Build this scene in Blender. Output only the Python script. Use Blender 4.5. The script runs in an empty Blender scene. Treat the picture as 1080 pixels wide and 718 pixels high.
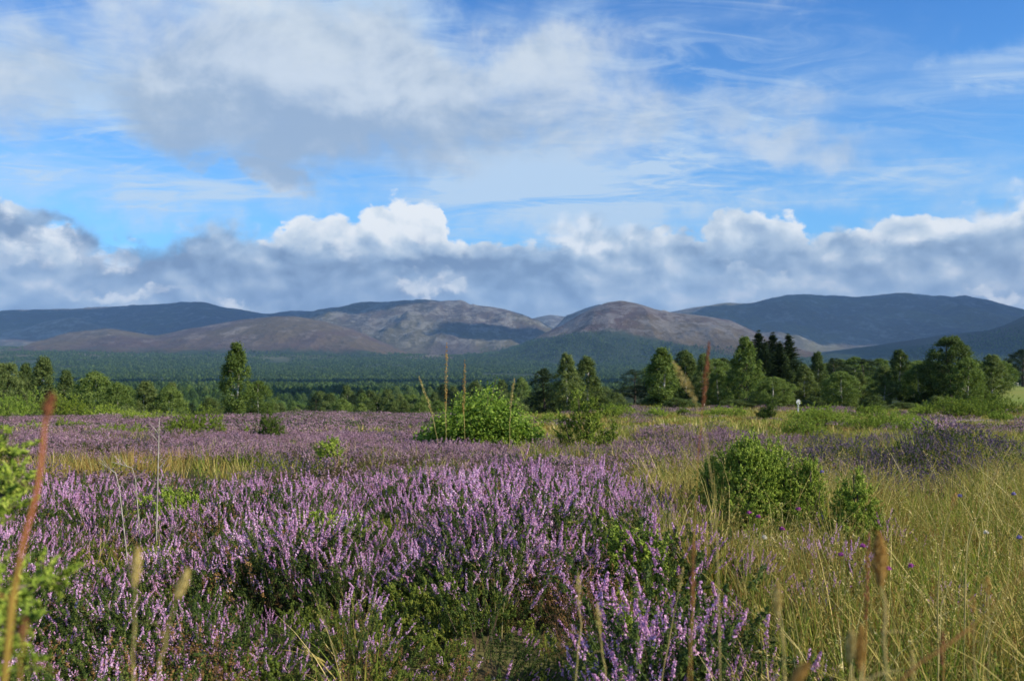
import bpy, math, random
import numpy as np
from mathutils import Vector

PI = math.pi
sc = bpy.context.scene
ROOT = sc.collection
rnd = random.Random(7)
R = np.random.default_rng(11)
F = 1000.0            # focal length in pixels of the 1080 px wide photograph
HY = 395.0            # horizon row
PITCH = math.atan((HY - 359.0) / F)
CP, SP = math.cos(PITCH), math.sin(PITCH)

# ------------------------------------------------------------------ noise
def _hash(ix, iy, s):
    n = (ix.astype(np.int64) * 374761393 + iy.astype(np.int64) * 668265263 + s * 982451653) & 0x7fffffff
    n = ((n ^ (n >> 13)) * 1274126177) & 0x7fffffff
    n = n ^ (n >> 16)
    return (n & 0xffff) / 65535.0

def vnoise(x, y, s=0):
    x = np.asarray(x, float); y = np.asarray(y, float)
    ix = np.floor(x); iy = np.floor(y)
    fx = x - ix; fy = y - iy
    fx = fx * fx * fx * (fx * (fx * 6 - 15) + 10); fy = fy * fy * fy * (fy * (fy * 6 - 15) + 10)
    a = _hash(ix, iy, s); b = _hash(ix + 1, iy, s); c = _hash(ix, iy + 1, s); d = _hash(ix + 1, iy + 1, s)
    return (a * (1 - fx) + b * fx) * (1 - fy) + (c * (1 - fx) + d * fx) * fy

def fbm(x, y, oct=4, s=0):
    v = 0; a = .5; t = 0
    for o in range(oct):
        v = v + a * vnoise(x * 2 ** o + 17.3 * o, y * 2 ** o - 9.1 * o, s + o); t += a; a *= .5
    return v / t

def ridged(x, y, oct=4, s=0):
    v = 0; a = .5; t = 0
    for o in range(oct):
        v = v + a * (1 - abs(2 * vnoise(x * 2 ** o + 7.7 * o, y * 2 ** o + 3.1 * o, s + o) - 1)); t += a; a *= .5
    return v / t

def sstep(a, b, x):
    t = np.clip((np.asarray(x, float) - a) / (b - a), 0, 1)
    return t * t * (3 - 2 * t)

# ------------------------------------------------------------------ the land
T_L = ([0, 8, 46, 52, 75, 120, 200, 400, 800, 1500, 3000, 4000, 5000, 6000, 8000, 12000, 16000],
       [-1.15, -1.15, -2.05, -2.35, -4.6, -8, -13, -22, -29, -31, -25, 5, 50, 110, 200, 260, 200])
T_R = ([0, 8, 46, 70, 150, 260, 400, 800, 1500, 3000, 4000, 5000, 6000, 8000, 12000, 16000],
       [-1.15, -1.15, -1.95, -2.35, -2.2, -2.6, -14, -26, -30, -28, 5, 50, 105, 170, 260, 200])

def ground(x, y):
    x = np.asarray(x, float); y = np.asarray(y, float)
    d = np.hypot(x, y)
    th = np.arctan2(x, y)
    w = sstep(.03, .14, th)
    w = np.where(abs(th) > 1.2, 1, w)
    zl = np.interp(d, *T_L); zr = np.interp(d, *T_R)
    z = zl * (1 - w) + zr * w
    # hummocks of the moor
    near = sstep(1.5, 4, d) * (1 - sstep(60, 200, d))
    z = z + near * (fbm(x / 3.1, y / 3.1, 3, 5) - .5) * .22
    z = z + near * .10 * np.exp(-(((x + .1) / 1.1) ** 2 + ((y - 4.6) / 1.1) ** 2))
    z = z - near * .16 * np.exp(-((y - 9.0 - .3 * x) / 1.6) ** 2) * (1 - sstep(2.5, 4.5, x))
    z = z + near * .36 * np.exp(-(((x - 5.1) / 1.25) ** 2 + ((y - 12.2) / 1.0) ** 2))
    far = sstep(150, 900, d)
    z = z + far * (fbm(x / 700, y / 700, 4, 9) - .5) * np.interp(d, [0, 400, 3000, 9000], [0, 3, 12, 45])
    return z

def G(x, y):
    return float(ground(x, y))

def ray(px, py):
    u = (px - 540) / F; v = (359 - py) / F
    return np.array([u, CP - v * SP, SP + v * CP])

def at(px, dist, lift=0.0):
    """ground point at depth dist in the column px of the photograph"""
    x = (px - 540) / F * dist
    return (x, dist, G(x, dist) + lift)

def slope_of(py):
    v = (359 - py) / F
    return (SP + v * CP) / (CP - v * SP)

def pix(x, y, z):
    """pixel of a world point (camera at the origin)"""
    yc = y * CP + z * SP; zc = -y * SP + z * CP
    return 540 + F * x / yc, 359 - F * zc / yc

def on_ground(px, py, lift=0.0):
    """where the sight line through a pixel meets the ground raised by lift"""
    r = ray(px, py)
    ts = np.geomspace(1.2, 400, 1500)
    z = r[2] * ts; g = ground(r[0] * ts, r[1] * ts) + lift
    k = np.argmax(z < g)
    t = ts[k] if (z < g).any() else ts[-1]
    return float(r[0] * t), float(r[1] * t)

# ------------------------------------------------------------------ hills
HILLS = {}
def hill_fn(D, W1, W2, pts, noise, seed, lean=0.):
    px = np.array([p[0] for p in pts], float); py = np.array([p[1] for p in pts], float)
    # smooth the profile slightly
    fx = np.linspace(px[0], px[-1], 400); fy = np.interp(fx, px, py)
    k = np.array([1, 2, 3, 2, 1.]) / 9; fy2 = np.convolve(np.pad(fy, 2, mode='edge'), k, 'valid') + 2.
    sl = (SP + (359 - fy2) / F * CP) / (CP - (359 - fy2) / F * SP)
    def f(x, y):
        a = 540 + F * x / np.maximum(y, 1)
        s = np.interp(a, fx, sl)
        edge = sstep(px[0], px[0] + 12, a) * (1 - sstep(px[-1] - 12, px[-1], a))
        yc = D * (1 + .05 * (vnoise(a / 90., a * 0 + seed, seed) - .5)) + lean * (a - px.mean())
        hc = s * yc
        t = np.where(y < yc, 1 - (yc - y) / W1, 1 - (y - yc) / W2)
        t = np.clip(t, 0, 1)
        S = .35 * (t * t * (3 - 2 * t)) + .65 * np.sin(t * PI / 2) ** 1.25
        g = ground(x, y)
        gc = ground(x / np.maximum(y, 1) * yc, yc)
        n = (ridged(x / 620. + seed, y / 900., 5, seed) - .55) * noise + (fbm(x / 180., y / 180., 4, seed + 3) - .5) * noise * .42
        n = n * (1 - S ** 5 * .88) * np.clip(t * 5, 0, 1)
        z = g - 25 + (np.maximum(hc - gc, 0) + 25) * S * edge + n * edge
        return z
    return f

HDEF = [
 ('far_left', 12500, 4200, 3500, [(-260,340),(-120,334),(0,330),(60,326),(100,325),(130,323),(165,321),(200,318),(215,318),(240,325),(280,330),(330,329),(350,325),(430,345),(480,360)], 110, 1, (-.85, -.02)),
 ('left_knoll', 9800, 1500, 1800, [(-260,352),(-100,347),(0,345),(25,345),(45,338),(70,333),(85,334),(100,341),(140,347),(160,352),(190,360)], 60, 2, (-.85, -.33)),
 ('pale_hill', 10800, 1500, 1800, [(130,360),(150,351),(175,345),(190,343),(215,345),(240,348),(280,358)], 50, 3, (-.43, -.24)),
 ('left_brown', 7600, 1900, 1700, [(-260,380),(-100,374),(0,372),(40,360),(70,350),(90,347),(110,345),(125,346),(150,350),(165,352),(200,345),(250,336),(290,332),(310,332),(340,337),(370,345),(400,357),(430,367),(470,376)], 85, 4, (-.85, -.05)),
 ('middle', 9900, 3000, 3000, [(250,360),(290,345),(315,333),(335,326),(380,320),(430,317),(470,319),(487,318),(495,321),(520,323),(550,330),(575,341),(590,350),(610,360),(650,374)], 190, 5, (-.31, .13)),
 ('gap', 13500, 3000, 3000, [(520,345),(560,336),(580,332),(600,334),(640,338),(700,345)], 60, 6, (-.03, .17)),
 ('tor', 7900, 900, 900, [(570,352),(587,342),(597,331),(606,328),(618,323),(632,319),(645,321),(660,330),(690,327),(700,325),(712,329),(740,345)], 40, 7, (.02, .21)),
 ('cone', 7000, 1900, 2000, [(480,378),(520,370),(550,361),(575,349),(592,342),(610,331),(625,323),(640,317),(655,315),(670,318),(690,324),(710,328),(740,331),(770,336),(800,350),(820,359),(850,368),(880,375),(930,381)], 105, 8, (-.07, .41)),
 ('right_range', 12000, 5000, 3500, [(600,350),(700,331),(735,325),(765,320),(790,318),(830,311),(850,312),(870,316),(900,315),(930,312),(955,311),(985,314),(1020,315),(1045,321),(1080,330),(1150,338),(1300,345)], 170, 9, (.05, .78)),
 ('right_spur', 5900, 2000, 2200, [(760,384),(830,376),(880,368),(920,364),(960,357),(1000,351),(1040,347),(1060,341),(1080,332),(1130,318),(1200,308),(1320,305)], 60, 10, (.2, .8)),
]

# ------------------------------------------------------------------ node material helpers
def newmat(name):
    m = bpy.data.materials.new(name); m.use_nodes = True
    nt = m.node_tree; nt.nodes.clear()
    return m, nt

class NB:
    def __init__(s, nt): s.nt = nt
    def n(s, t, **k):
        o = s.nt.nodes.new(t)
        for a, b in k.items(): setattr(o, a, b)
        return o
    def l(s, a, b): s.nt.links.new(a, b)
    def put(s, sock, v):
        if hasattr(v, 'is_output') or isinstance(v, bpy.types.NodeSocket): s.l(v, sock)
        else: sock.default_value = v
    def m(s, op, a, b=0., c=0., clamp=False):
        o = s.n('ShaderNodeMath', operation=op, use_clamp=clamp)
        s.put(o.inputs[0], a); s.put(o.inputs[1], b)
        if op in ('MULTIPLY_ADD', 'SMOOTH_MIN', 'SMOOTH_MAX', 'WRAP'): s.put(o.inputs[2], c)
        return o.outputs[0]
    def v(s, op, a, b=(0, 0, 0)):
        o = s.n('ShaderNodeVectorMath', operation=op)
        s.put(o.inputs[0], a)
        if op == 'SCALE': s.put(o.inputs[3], b)
        else: s.put(o.inputs[1], b)
        return o.outputs[0]
    def mix(s, f, a, b, blend='MIX'):
        o = s.n('ShaderNodeMix', data_type='RGBA', blend_type=blend)
        s.put(o.inputs[0], f); s.put(o.inputs[6], a if not isinstance(a, tuple) else (*a[:3], 1)); s.put(o.inputs[7], b if not isinstance(b, tuple) else (*b[:3], 1))
        return o.outputs[2]
    def ss(s, x, a, b, lo=0., hi=1.):
        o = s.n('ShaderNodeMapRange', interpolation_type='SMOOTHSTEP')
        s.put(o.inputs[0], x); s.put(o.inputs[1], a); s.put(o.inputs[2], b); s.put(o.inputs[3], lo); s.put(o.inputs[4], hi)
        return o.outputs[0]
    dims = '3D'
    def noise(s, vec, scale, detail=4, rough=.5, dist=0., out=0):
        o = s.n('ShaderNodeTexNoise', noise_dimensions=s.dims)
        if vec is not None: s.put(o.inputs['Vector'], vec)
        o.inputs['Scale'].default_value = scale; o.inputs['Detail'].default_value = detail
        o.inputs['Roughness'].default_value = rough; o.inputs['Distortion'].default_value = dist
        return o.outputs[out]

def ramp(nb, fac, stops):
    o = nb.n('ShaderNodeValToRGB'); e = o.color_ramp.elements
    while len(e) < len(stops): e.new(.5)
    for i, (p, c) in enumerate(stops):
        e[i].position = p; e[i].color = (*c, 1)
    nb.put(o.inputs[0], fac)
    return o.outputs[0]

def leaf_mat(name, stops, trans=.35, objvar=.25, rough=.6, tcol=(1.15, 1.25, .6), gloss=.15):
    """foliage: colour varies from leaf to leaf (island) and a little from plant to plant"""
    m, nt = newmat(name); nb = NB(nt)
    g = nb.n('ShaderNodeNewGeometry'); oi = nb.n('ShaderNodeObjectInfo')
    f = nb.m('ADD', nb.m('MULTIPLY', g.outputs['Random Per Island'], 1 - objvar), nb.m('MULTIPLY', oi.outputs['Random'], objvar))
    c = ramp(nb, f, stops)
    d = nb.n('ShaderNodeBsdfPrincipled'); d.inputs['Roughness'].default_value = rough
    d.inputs['Specular IOR Level'].default_value = gloss
    nb.l(c, d.inputs['Base Color'])
    t = nb.n('ShaderNodeBsdfTranslucent')
    nb.l(nb.mix(1., c, tcol, 'MULTIPLY'), t.inputs['Color'])
    ms = nb.n('ShaderNodeMixShader'); ms.inputs[0].default_value = trans
    nb.l(d.outputs[0], ms.inputs[1]); nb.l(t.outputs[0], ms.inputs[2])
    o = nb.n('ShaderNodeOutputMaterial'); nb.l(ms.outputs[0], o.inputs[0])
    return m

def plain_mat(name, c1, c2, scale=8., rough=.85, bump=0.):
    m, nt = newmat(name); nb = NB(nt)
    tc = nb.n('ShaderNodeTexCoord')
    f = nb.noise(tc.outputs['Object'], scale, 5, .6)
    c = nb.mix(nb.ss(f, .38, .62), c1, c2)
    d = nb.n('ShaderNodeBsdfPrincipled'); d.inputs['Roughness'].default_value = rough; d.inputs['Specular IOR Level'].default_value = .2
    nb.l(c, d.inputs['Base Color'])
    if bump:
        b = nb.n('ShaderNodeBump'); b.inputs['Strength'].default_value = bump; nb.l(f, b.inputs['Height']); nb.l(b.outputs[0], d.inputs['Normal'])
    o = nb.n('ShaderNodeOutputMaterial'); nb.l(d.outputs[0], o.inputs[0])
    return m

M = {}
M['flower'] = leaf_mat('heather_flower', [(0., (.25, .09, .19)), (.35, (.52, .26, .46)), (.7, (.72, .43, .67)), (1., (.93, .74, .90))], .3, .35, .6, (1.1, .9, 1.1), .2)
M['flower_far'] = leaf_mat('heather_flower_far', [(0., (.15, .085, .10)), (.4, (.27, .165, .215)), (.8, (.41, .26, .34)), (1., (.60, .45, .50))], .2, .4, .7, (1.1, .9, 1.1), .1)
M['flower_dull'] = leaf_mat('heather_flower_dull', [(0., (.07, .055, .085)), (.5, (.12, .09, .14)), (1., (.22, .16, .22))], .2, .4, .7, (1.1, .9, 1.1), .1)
M['heath_leaf'] = leaf_mat('heather_leaf', [(0., (.02, .036, .009)), (.5, (.05, .085, .016)), (.8, (.11, .15, .03)), (1., (.20, .20, .055))], .25, .3)
M['heath_bright'] = leaf_mat('heather_leaf_bright', [(0., (.04, .08, .012)), (.5, (.15, .20, .03)), (1., (.36, .36, .07))], .3, .3)
M['heath_brown'] = leaf_mat('heather_leaf_brown', [(0., (.05, .035, .02)), (.5, (.10, .07, .04)), (1., (.14, .12, .05))], .15, .4)
M['heath_rust'] = leaf_mat('heather_leaf_rust', [(0., (.07, .04, .02)), (.5, (.20, .11, .04)), (1., (.34, .20, .07))], .2, .3)
M['twig'] = plain_mat('heather_twig', (.07, .045, .03), (.14, .10, .07), 30)
M['grass_green'] = leaf_mat('grass_green', [(0., (.04, .075, .010)), (.4, (.13, .19, .025)), (.75, (.29, .33, .05)), (1., (.55, .50, .15))], .35, .35)
M['grass_straw'] = leaf_mat('grass_straw', [(0., (.07, .075, .018)), (.4, (.27, .24, .06)), (.75, (.55, .44, .14)), (1., (.86, .74, .40))], .3, .35, tcol=(1.1, 1.05, .8))
M['grass_rust'] = leaf_mat('grass_rust', [(0., (.12, .075, .02)), (.5, (.28, .17, .045)), (1., (.44, .33, .12))], .3, .3, tcol=(1.2, 1., .6))
M['grass_dead'] = leaf_mat('grass_dead', [(0., (.06, .045, .025)), (.5, (.17, .13, .08)), (1., (.38, .32, .22))], .2, .3, tcol=(1., 1., .9))
M['birch_leaf'] = leaf_mat('birch_leaf', [(0., (.038, .066, .018)), (.5, (.105, .148, .042)), (1., (.24, .28, .10))], .35, .35)
M['birch_light'] = leaf_mat('birch_leaf_light', [(0., (.045, .085, .018)), (.5, (.135, .195, .042)), (1., (.29, .35, .11))], .35, .3)
M['pine_leaf'] = leaf_mat('pine_needles', [(0., (.014, .028, .010)), (.5, (.028, .05, .018)), (1., (.05, .08, .028))], .12, .3)
M['shrub_leaf'] = leaf_mat('shrub_leaf', [(0., (.06, .12, .015)), (.4, (.17, .27, .035)), (.8, (.30, .40, .07)), (1., (.50, .52, .18))], .35, .2)
M['juniper_leaf'] = leaf_mat('juniper_needles', [(0., (.035, .07, .010)), (.4, (.11, .17, .018)), (.75, (.23, .30, .035)), (1., (.38, .43, .07))], .2, .15)
M['juniper_dark'] = leaf_mat('juniper_needles_dark', [(0., (.022, .045, .008)), (.5, (.06, .105, .015)), (1., (.16, .21, .04))], .2, .15)
M['juniper_yellow'] = leaf_mat('juniper_needles_yellow', [(0., (.06, .105, .012)), (.4, (.17, .25, .03)), (.8, (.34, .42, .06)), (1., (.50, .54, .12))], .2, .15)
M['bark'] = plain_mat('bark_dark', (.06, .045, .035), (.13, .10, .08), 6)
M['birch_bark'] = plain_mat('birch_bark', (.62, .60, .56), (.30, .27, .24), 5)
M['wood_grey'] = plain_mat('dead_wood', (.38, .35, .30), (.22, .19, .16), 20)
M['seed_tan'] = leaf_mat('seed_tan', [(0., (.34, .25, .07)), (.5, (.55, .44, .15)), (1., (.74, .62, .30))], .3, .1, tcol=(1.1, 1, .8))
M['seed_orange'] = leaf_mat('seed_orange', [(0., (.24, .12, .03)), (.5, (.46, .27, .07)), (1., (.66, .44, .15))], .3, .1, tcol=(1.1, 1, .8))
M['seed_rust'] = leaf_mat('seed_rust', [(0., (.14, .05, .025)), (.5, (.28, .10, .05)), (1., (.40, .19, .10))], .2, .1, tcol=(1.1, 1, .8))
M['stalk_straw'] = plain_mat('stalk_straw', (.42, .32, .13), (.26, .24, .07), 12)
M['stalk_rust'] = plain_mat('stalk_rust', (.34, .12, .05), (.30, .22, .04), 6)
M['petal_magenta'] = leaf_mat('petal_magenta', [(0., (.24, .03, .20)), (1., (.42, .10, .36))], .3, 0., tcol=(1.1, 1, 1.1))
M['petal_blue'] = leaf_mat('petal_blue', [(0., (.14, .12, .32)), (1., (.28, .24, .48))], .3, 0., tcol=(1, 1, 1.1))
M['petal_cream'] = leaf_mat('petal_cream', [(0., (.55, .48, .36)), (1., (.75, .70, .58))], .3, 0., tcol=(1, 1, 1))
M['white_paint'] = plain_mat('white_paint', (.78, .78, .76), (.60, .60, .57), 9, .5)
M['wool'] = plain_mat('wool', (.78, .76, .70), (.66, .63, .56), 14, .95, .3)
M['dark_face'] = plain_mat('sheep_face', (.05, .045, .04), (.09, .08, .07), 14, .8)
M['forest_tree'] = leaf_mat('forest_needles', [(0., (.010, .026, .006)), (.45, (.034, .072, .014)), (.8, (.085, .14, .026)), (1., (.16, .22, .04))], .12, .7)
M['forest_mix'] = leaf_mat('forest_leaves', [(0., (.028, .055, .014)), (.5, (.06, .105, .025)), (1., (.12, .165, .04))], .2, .6)

# ground material
def ground_mat():
    m, nt = newmat('moor_ground'); nb = NB(nt)
    g = nb.n('ShaderNodeNewGeometry'); P = g.outputs['Position']
    d = nb.n('ShaderNodeVectorMath', operation='LENGTH'); nb.l(P, d.inputs[0]); dist = d.outputs['Value']
    n1 = nb.noise(P, .5, 6, .65); n2 = nb.noise(P, 3.5, 6, .7); n3 = nb.noise(P, .02, 6, .6); n4 = nb.noise(P, .004, 6, .6)
    near = nb.mix(nb.ss(n1, .4, .6), (.055, .045, .02), (.10, .10, .035))
    near = nb.mix(nb.ss(n2, .45, .7), near, (.09, .06, .035))
    field = nb.mix(nb.ss(n3, .35, .65), (.14, .18, .035), (.19, .20, .05))
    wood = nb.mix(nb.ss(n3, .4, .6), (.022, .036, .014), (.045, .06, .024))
    moor = nb.mix(nb.ss(n4, .4, .6), (.10, .075, .055), (.12, .115, .06))
    sx = nb.n('ShaderNodeSeparateXYZ'); nb.l(P, sx.inputs[0])
    right = nb.ss(nb.m('DIVIDE', sx.outputs[0], nb.m('MAXIMUM', sx.outputs[1], 1.)), .47, .485)
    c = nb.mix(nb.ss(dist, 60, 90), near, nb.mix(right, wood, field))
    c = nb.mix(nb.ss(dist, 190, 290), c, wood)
    c = nb.mix(nb.ss(dist, 5200, 6400), c, moor)
    b = nb.n('ShaderNodeBsdfPrincipled'); b.inputs['Roughness'].default_value = .95; b.inputs['Specular IOR Level'].default_value = .1
    nb.l(c, b.inputs['Base Color'])
    bp = nb.n('ShaderNodeBump'); bp.inputs['Strength'].default_value = .6; bp.inputs['Distance'].default_value = .05
    nb.l(n2, bp.inputs['Height']); nb.l(bp.outputs[0], b.inputs['Normal'])
    o = nb.n('ShaderNodeOutputMaterial'); nb.l(b.outputs[0], o.inputs[0])
    return m

def hill_mat(name, heath, grass, rock, rock_amt, seed, wood=None):
    m, nt = newmat(name); nb = NB(nt)
    g = nb.n('ShaderNodeNewGeometry')
    P = nb.v('ADD', g.outputs['Position'], (seed * 917., seed * 331., 0))
    Ps = nb.v('MULTIPLY', P, (1, .55, 1.6))
    a = nb.noise(Ps, .0011, 7, .6, .4); b_ = nb.noise(Ps, .009, 8, .74, .3); c_ = nb.noise(P, .03, 7, .7)
    e = nb.noise(nb.v('MULTIPLY', P, (1, .3, 2.2)), .0042, 9, .76, .5)
    c = nb.mix(nb.ss(a, .42, .60), heath, grass)
    c = nb.mix(nb.m('MULTIPLY', nb.ss(c_, .35, .7), .55), c, tuple(v * .55 for v in heath))
    sep = nb.n('ShaderNodeSeparateXYZ'); nb.l(g.outputs['Normal'], sep.inputs[0])
    rk = nb.m('ADD', nb.m('MULTIPLY', b_, .5), nb.m('MULTIPLY', e, .5))
    th = .56 - rock_amt * .12
    rk = nb.ss(rk, th - .015, th + .05)
    rk = nb.m('MULTIPLY', rk, nb.ss(c_, .30, .58))
    sepP = nb.n('ShaderNodeSeparateXYZ'); nb.l(g.outputs['Position'], sepP.inputs[0])
    rk = nb.m('MULTIPLY', rk, nb.ss(sepP.outputs[2], 130, 300))
    c = nb.mix(nb.m('MULTIPLY', rk, .75), c, rock)
    if wood:
        zl = nb.m('ADD', sepP.outputs[2], nb.m('MULTIPLY', nb.m('SUBTRACT', a, .5), 260.)); zl = nb.m('ADD', zl, nb.m('MULTIPLY', nb.m('SUBTRACT', c_, .5), 90.))
        zl = nb.m('ADD', zl, nb.m('MULTIPLY', nb.m('MAXIMUM', nb.m('SUBTRACT', sepP.outputs[0], wood[1]), 0.), wood[2]))
        c = nb.mix(nb.ss(zl, wood[0] - 22, wood[0] + 22, .92, 0.), c, (.022, .040, .018))
    bs = nb.n('ShaderNodeBsdfPrincipled'); bs.inputs['Roughness'].default_value = .95; bs.inputs['Specular IOR Level'].default_value = .1
    nb.l(c, bs.inputs['Base Color'])
    bp = nb.n('ShaderNodeBump'); bp.inputs['Strength'].default_value = .8; bp.inputs['Distance'].default_value = 38
    nb.l(nb.m('ADD', nb.m('ADD', b_, nb.m('MULTIPLY', c_, .35)), nb.m('MULTIPLY', e, .9)), bp.inputs['Height']); nb.l(bp.outputs[0], bs.inputs['Normal'])
    o = nb.n('ShaderNodeOutputMaterial'); nb.l(bs.outputs[0], o.inputs[0])
    return m

# ------------------------------------------------------------------ mesh building
class MB:
    """collects quads (with a material slot) and tubes; build() links ONE mesh object"""
    def __init__(s): s.V = []; s.Fq = []; s.Fm = []; s.n = 0; s.smooth = []
    def quads(s, V, mat=0, smooth=False):
        """V: (N,4,3)"""
        V = np.asarray(V, float); N = len(V)
        if not N: return
        s.V.append(V.reshape(-1, 3)); s.Fq.append(np.arange(N * 4).reshape(-1, 4) + s.n); s.Fm.append(np.full(N, mat)); s.smooth.append(np.full(N, smooth)); s.n += N * 4
    def grid(s, V, F4, mat=0, smooth=True):
        V = np.asarray(V, float); F4 = np.asarray(F4, int)
        s.V.append(V); s.Fq.append(F4 + s.n); s.Fm.append(np.full(len(F4), mat)); s.smooth.append(np.full(len(F4), smooth)); s.n += len(V)
    def leaves(s, P, Nrm, size, mat=0, aspect=.55, rng=R, axis=None):
        """diamond leaves at P facing Nrm"""
        P = np.asarray(P, float); n = len(P)
        if not n: return
        Nrm = np.asarray(Nrm, float); Nrm = Nrm / (np.linalg.norm(Nrm, axis=1, keepdims=True) + 1e-9)
        a = rng.normal(size=(n, 3)) if axis is None else np.asarray(axis, float) + rng.normal(size=(n, 3)) * .25
        a = a - (a * Nrm).sum(1, keepdims=True) * Nrm
        a /= np.linalg.norm(a, axis=1, keepdims=True) + 1e-9
        b = np.cross(Nrm, a)
        sz = (size * rng.uniform(.7, 1.3, n) if np.isscalar(size) else size)[:, None]
        k = Nrm * sz * .12
        s.quads(np.stack([P - a * sz * .5, P + b * sz * .5 * aspect - k, P + a * sz * .5, P - b * sz * .5 * aspect - k], 1), mat)
    def tube(s, pts, radii, mat=0, k=5):
        pts = np.asarray(pts, float); n = len(pts)
        radii = np.broadcast_to(radii, (n,))
        d = np.gradient(pts, axis=0); d /= np.linalg.norm(d, axis=1, keepdims=True) + 1e-9
        up = np.array([.3, .95, .1]) if abs(d[0][1]) < .8 else np.array([1., .1, .1])
        u = np.cross(d, up); u /= np.linalg.norm(u, axis=1, keepdims=True) + 1e-9
        v = np.cross(d, u)
        an = np.arange(k) / k * 2 * PI
        V = pts[:, None] + radii[:, None, None] * (np.cos(an)[None, :, None] * u[:, None] + np.sin(an)[None, :, None] * v[:, None])
        V = V.reshape(-1, 3); Fs = []
        for i in range(n - 1):
            for j in range(k):
                Fs.append((i * k + j, i * k + (j + 1) % k, (i + 1) * k + (j + 1) % k, (i + 1) * k + j))
        s.grid(V, Fs, mat)
    def blade(s, pts, w, side, mat=0):
        """grass blade: strip along pts, width w tapering to a point"""
        pts = np.asarray(pts, float); n = len(pts)
        ww = w * (1 - np.linspace(0, 1, n) ** 1.6)[:, None] * .5 + 1e-5
        L = pts - side * ww; Rr = pts + side * ww
        V = np.concatenate([L, Rr]); Fs = [(i, i + n, i + n + 1, i + 1) for i in range(n - 1)]
        s.grid(V, Fs, mat, False)
    def mesh(s, name, mats):
        me = bpy.data.meshes.new(name)
        V = np.concatenate(s.V).astype(np.float32); Fq = np.concatenate(s.Fq).astype(np.int32)
        me.vertices.add(len(V)); me.vertices.foreach_set('co', V.ravel())
        me.loops.add(len(Fq) * 4); me.loops.foreach_set('vertex_index', Fq.ravel())
        me.polygons.add(len(Fq)); me.polygons.foreach_set('loop_start', np.arange(len(Fq), dtype=np.int32) * 4)
        me.polygons.foreach_set('loop_total', np.full(len(Fq), 4, np.int32))
        for m in mats: me.materials.append(m)
        me.polygons.foreach_set('material_index', np.concatenate(s.Fm).astype(np.int32))
        me.polygons.foreach_set('use_smooth', np.concatenate(s.smooth))
        me.update(calc_edges=True)
        return me
    def build(s, name, mats, parent=None, coll=None):
        o = bpy.data.objects.new(name, s.mesh(name, mats))
        (coll or ROOT).objects.link(o)
        if parent is not None: o.parent = parent
        return o

def tag(o, label=None, cat=None, group=None, kind=None):
    if label: o['label'] = label
    if cat: o['category'] = cat
    if group: o['group'] = group
    if kind: o['kind'] = kind
    return o

def empty(name, loc, rz=0, sc_=1):
    o = bpy.data.objects.new(name, None); ROOT.objects.link(o)
    o.location = loc; o.rotation_euler = (0, 0, rz)
    o.scale = (sc_,) * 3 if np.isscalar(sc_) else sc_
    o.empty_display_size = .2
    return o

def copy_tree(o, parent=None):
    c = o.copy(); ROOT.objects.link(c)
    if parent is not None: c.parent = parent
    for ch in list(o.children): copy_tree(ch, c)
    return c

# ------------------------------------------------------------------ ground and hills
def build_ground():
    rr = np.concatenate([[0.01], np.geomspace(.6, 60, 260), np.geomspace(61, 17000, 300)])
    ta = np.concatenate([np.linspace(-PI, -.75, 60, endpoint=False), np.linspace(-.75, .75, 420, endpoint=False), np.linspace(.75, PI, 60)])
    T, Rr = np.meshgrid(ta, rr)
    X = Rr * np.sin(T); Y = Rr * np.cos(T); Z = ground(X, Y)
    V = np.stack([X, Y, Z], -1).reshape(-1, 3); n, k = X.shape
    i, j = np.meshgrid(np.arange(n - 1), np.arange(k - 1), indexing='ij')
    Fs = np.stack([i * k + j, (i + 1) * k + j, (i + 1) * k + j + 1, i * k + j + 1], -1).reshape(-1, 4)
    mb = MB(); mb.grid(V, Fs[:, ::-1]); o = mb.build('ground', [ground_mat()]); tag(o, kind='structure')
build_ground()

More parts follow.
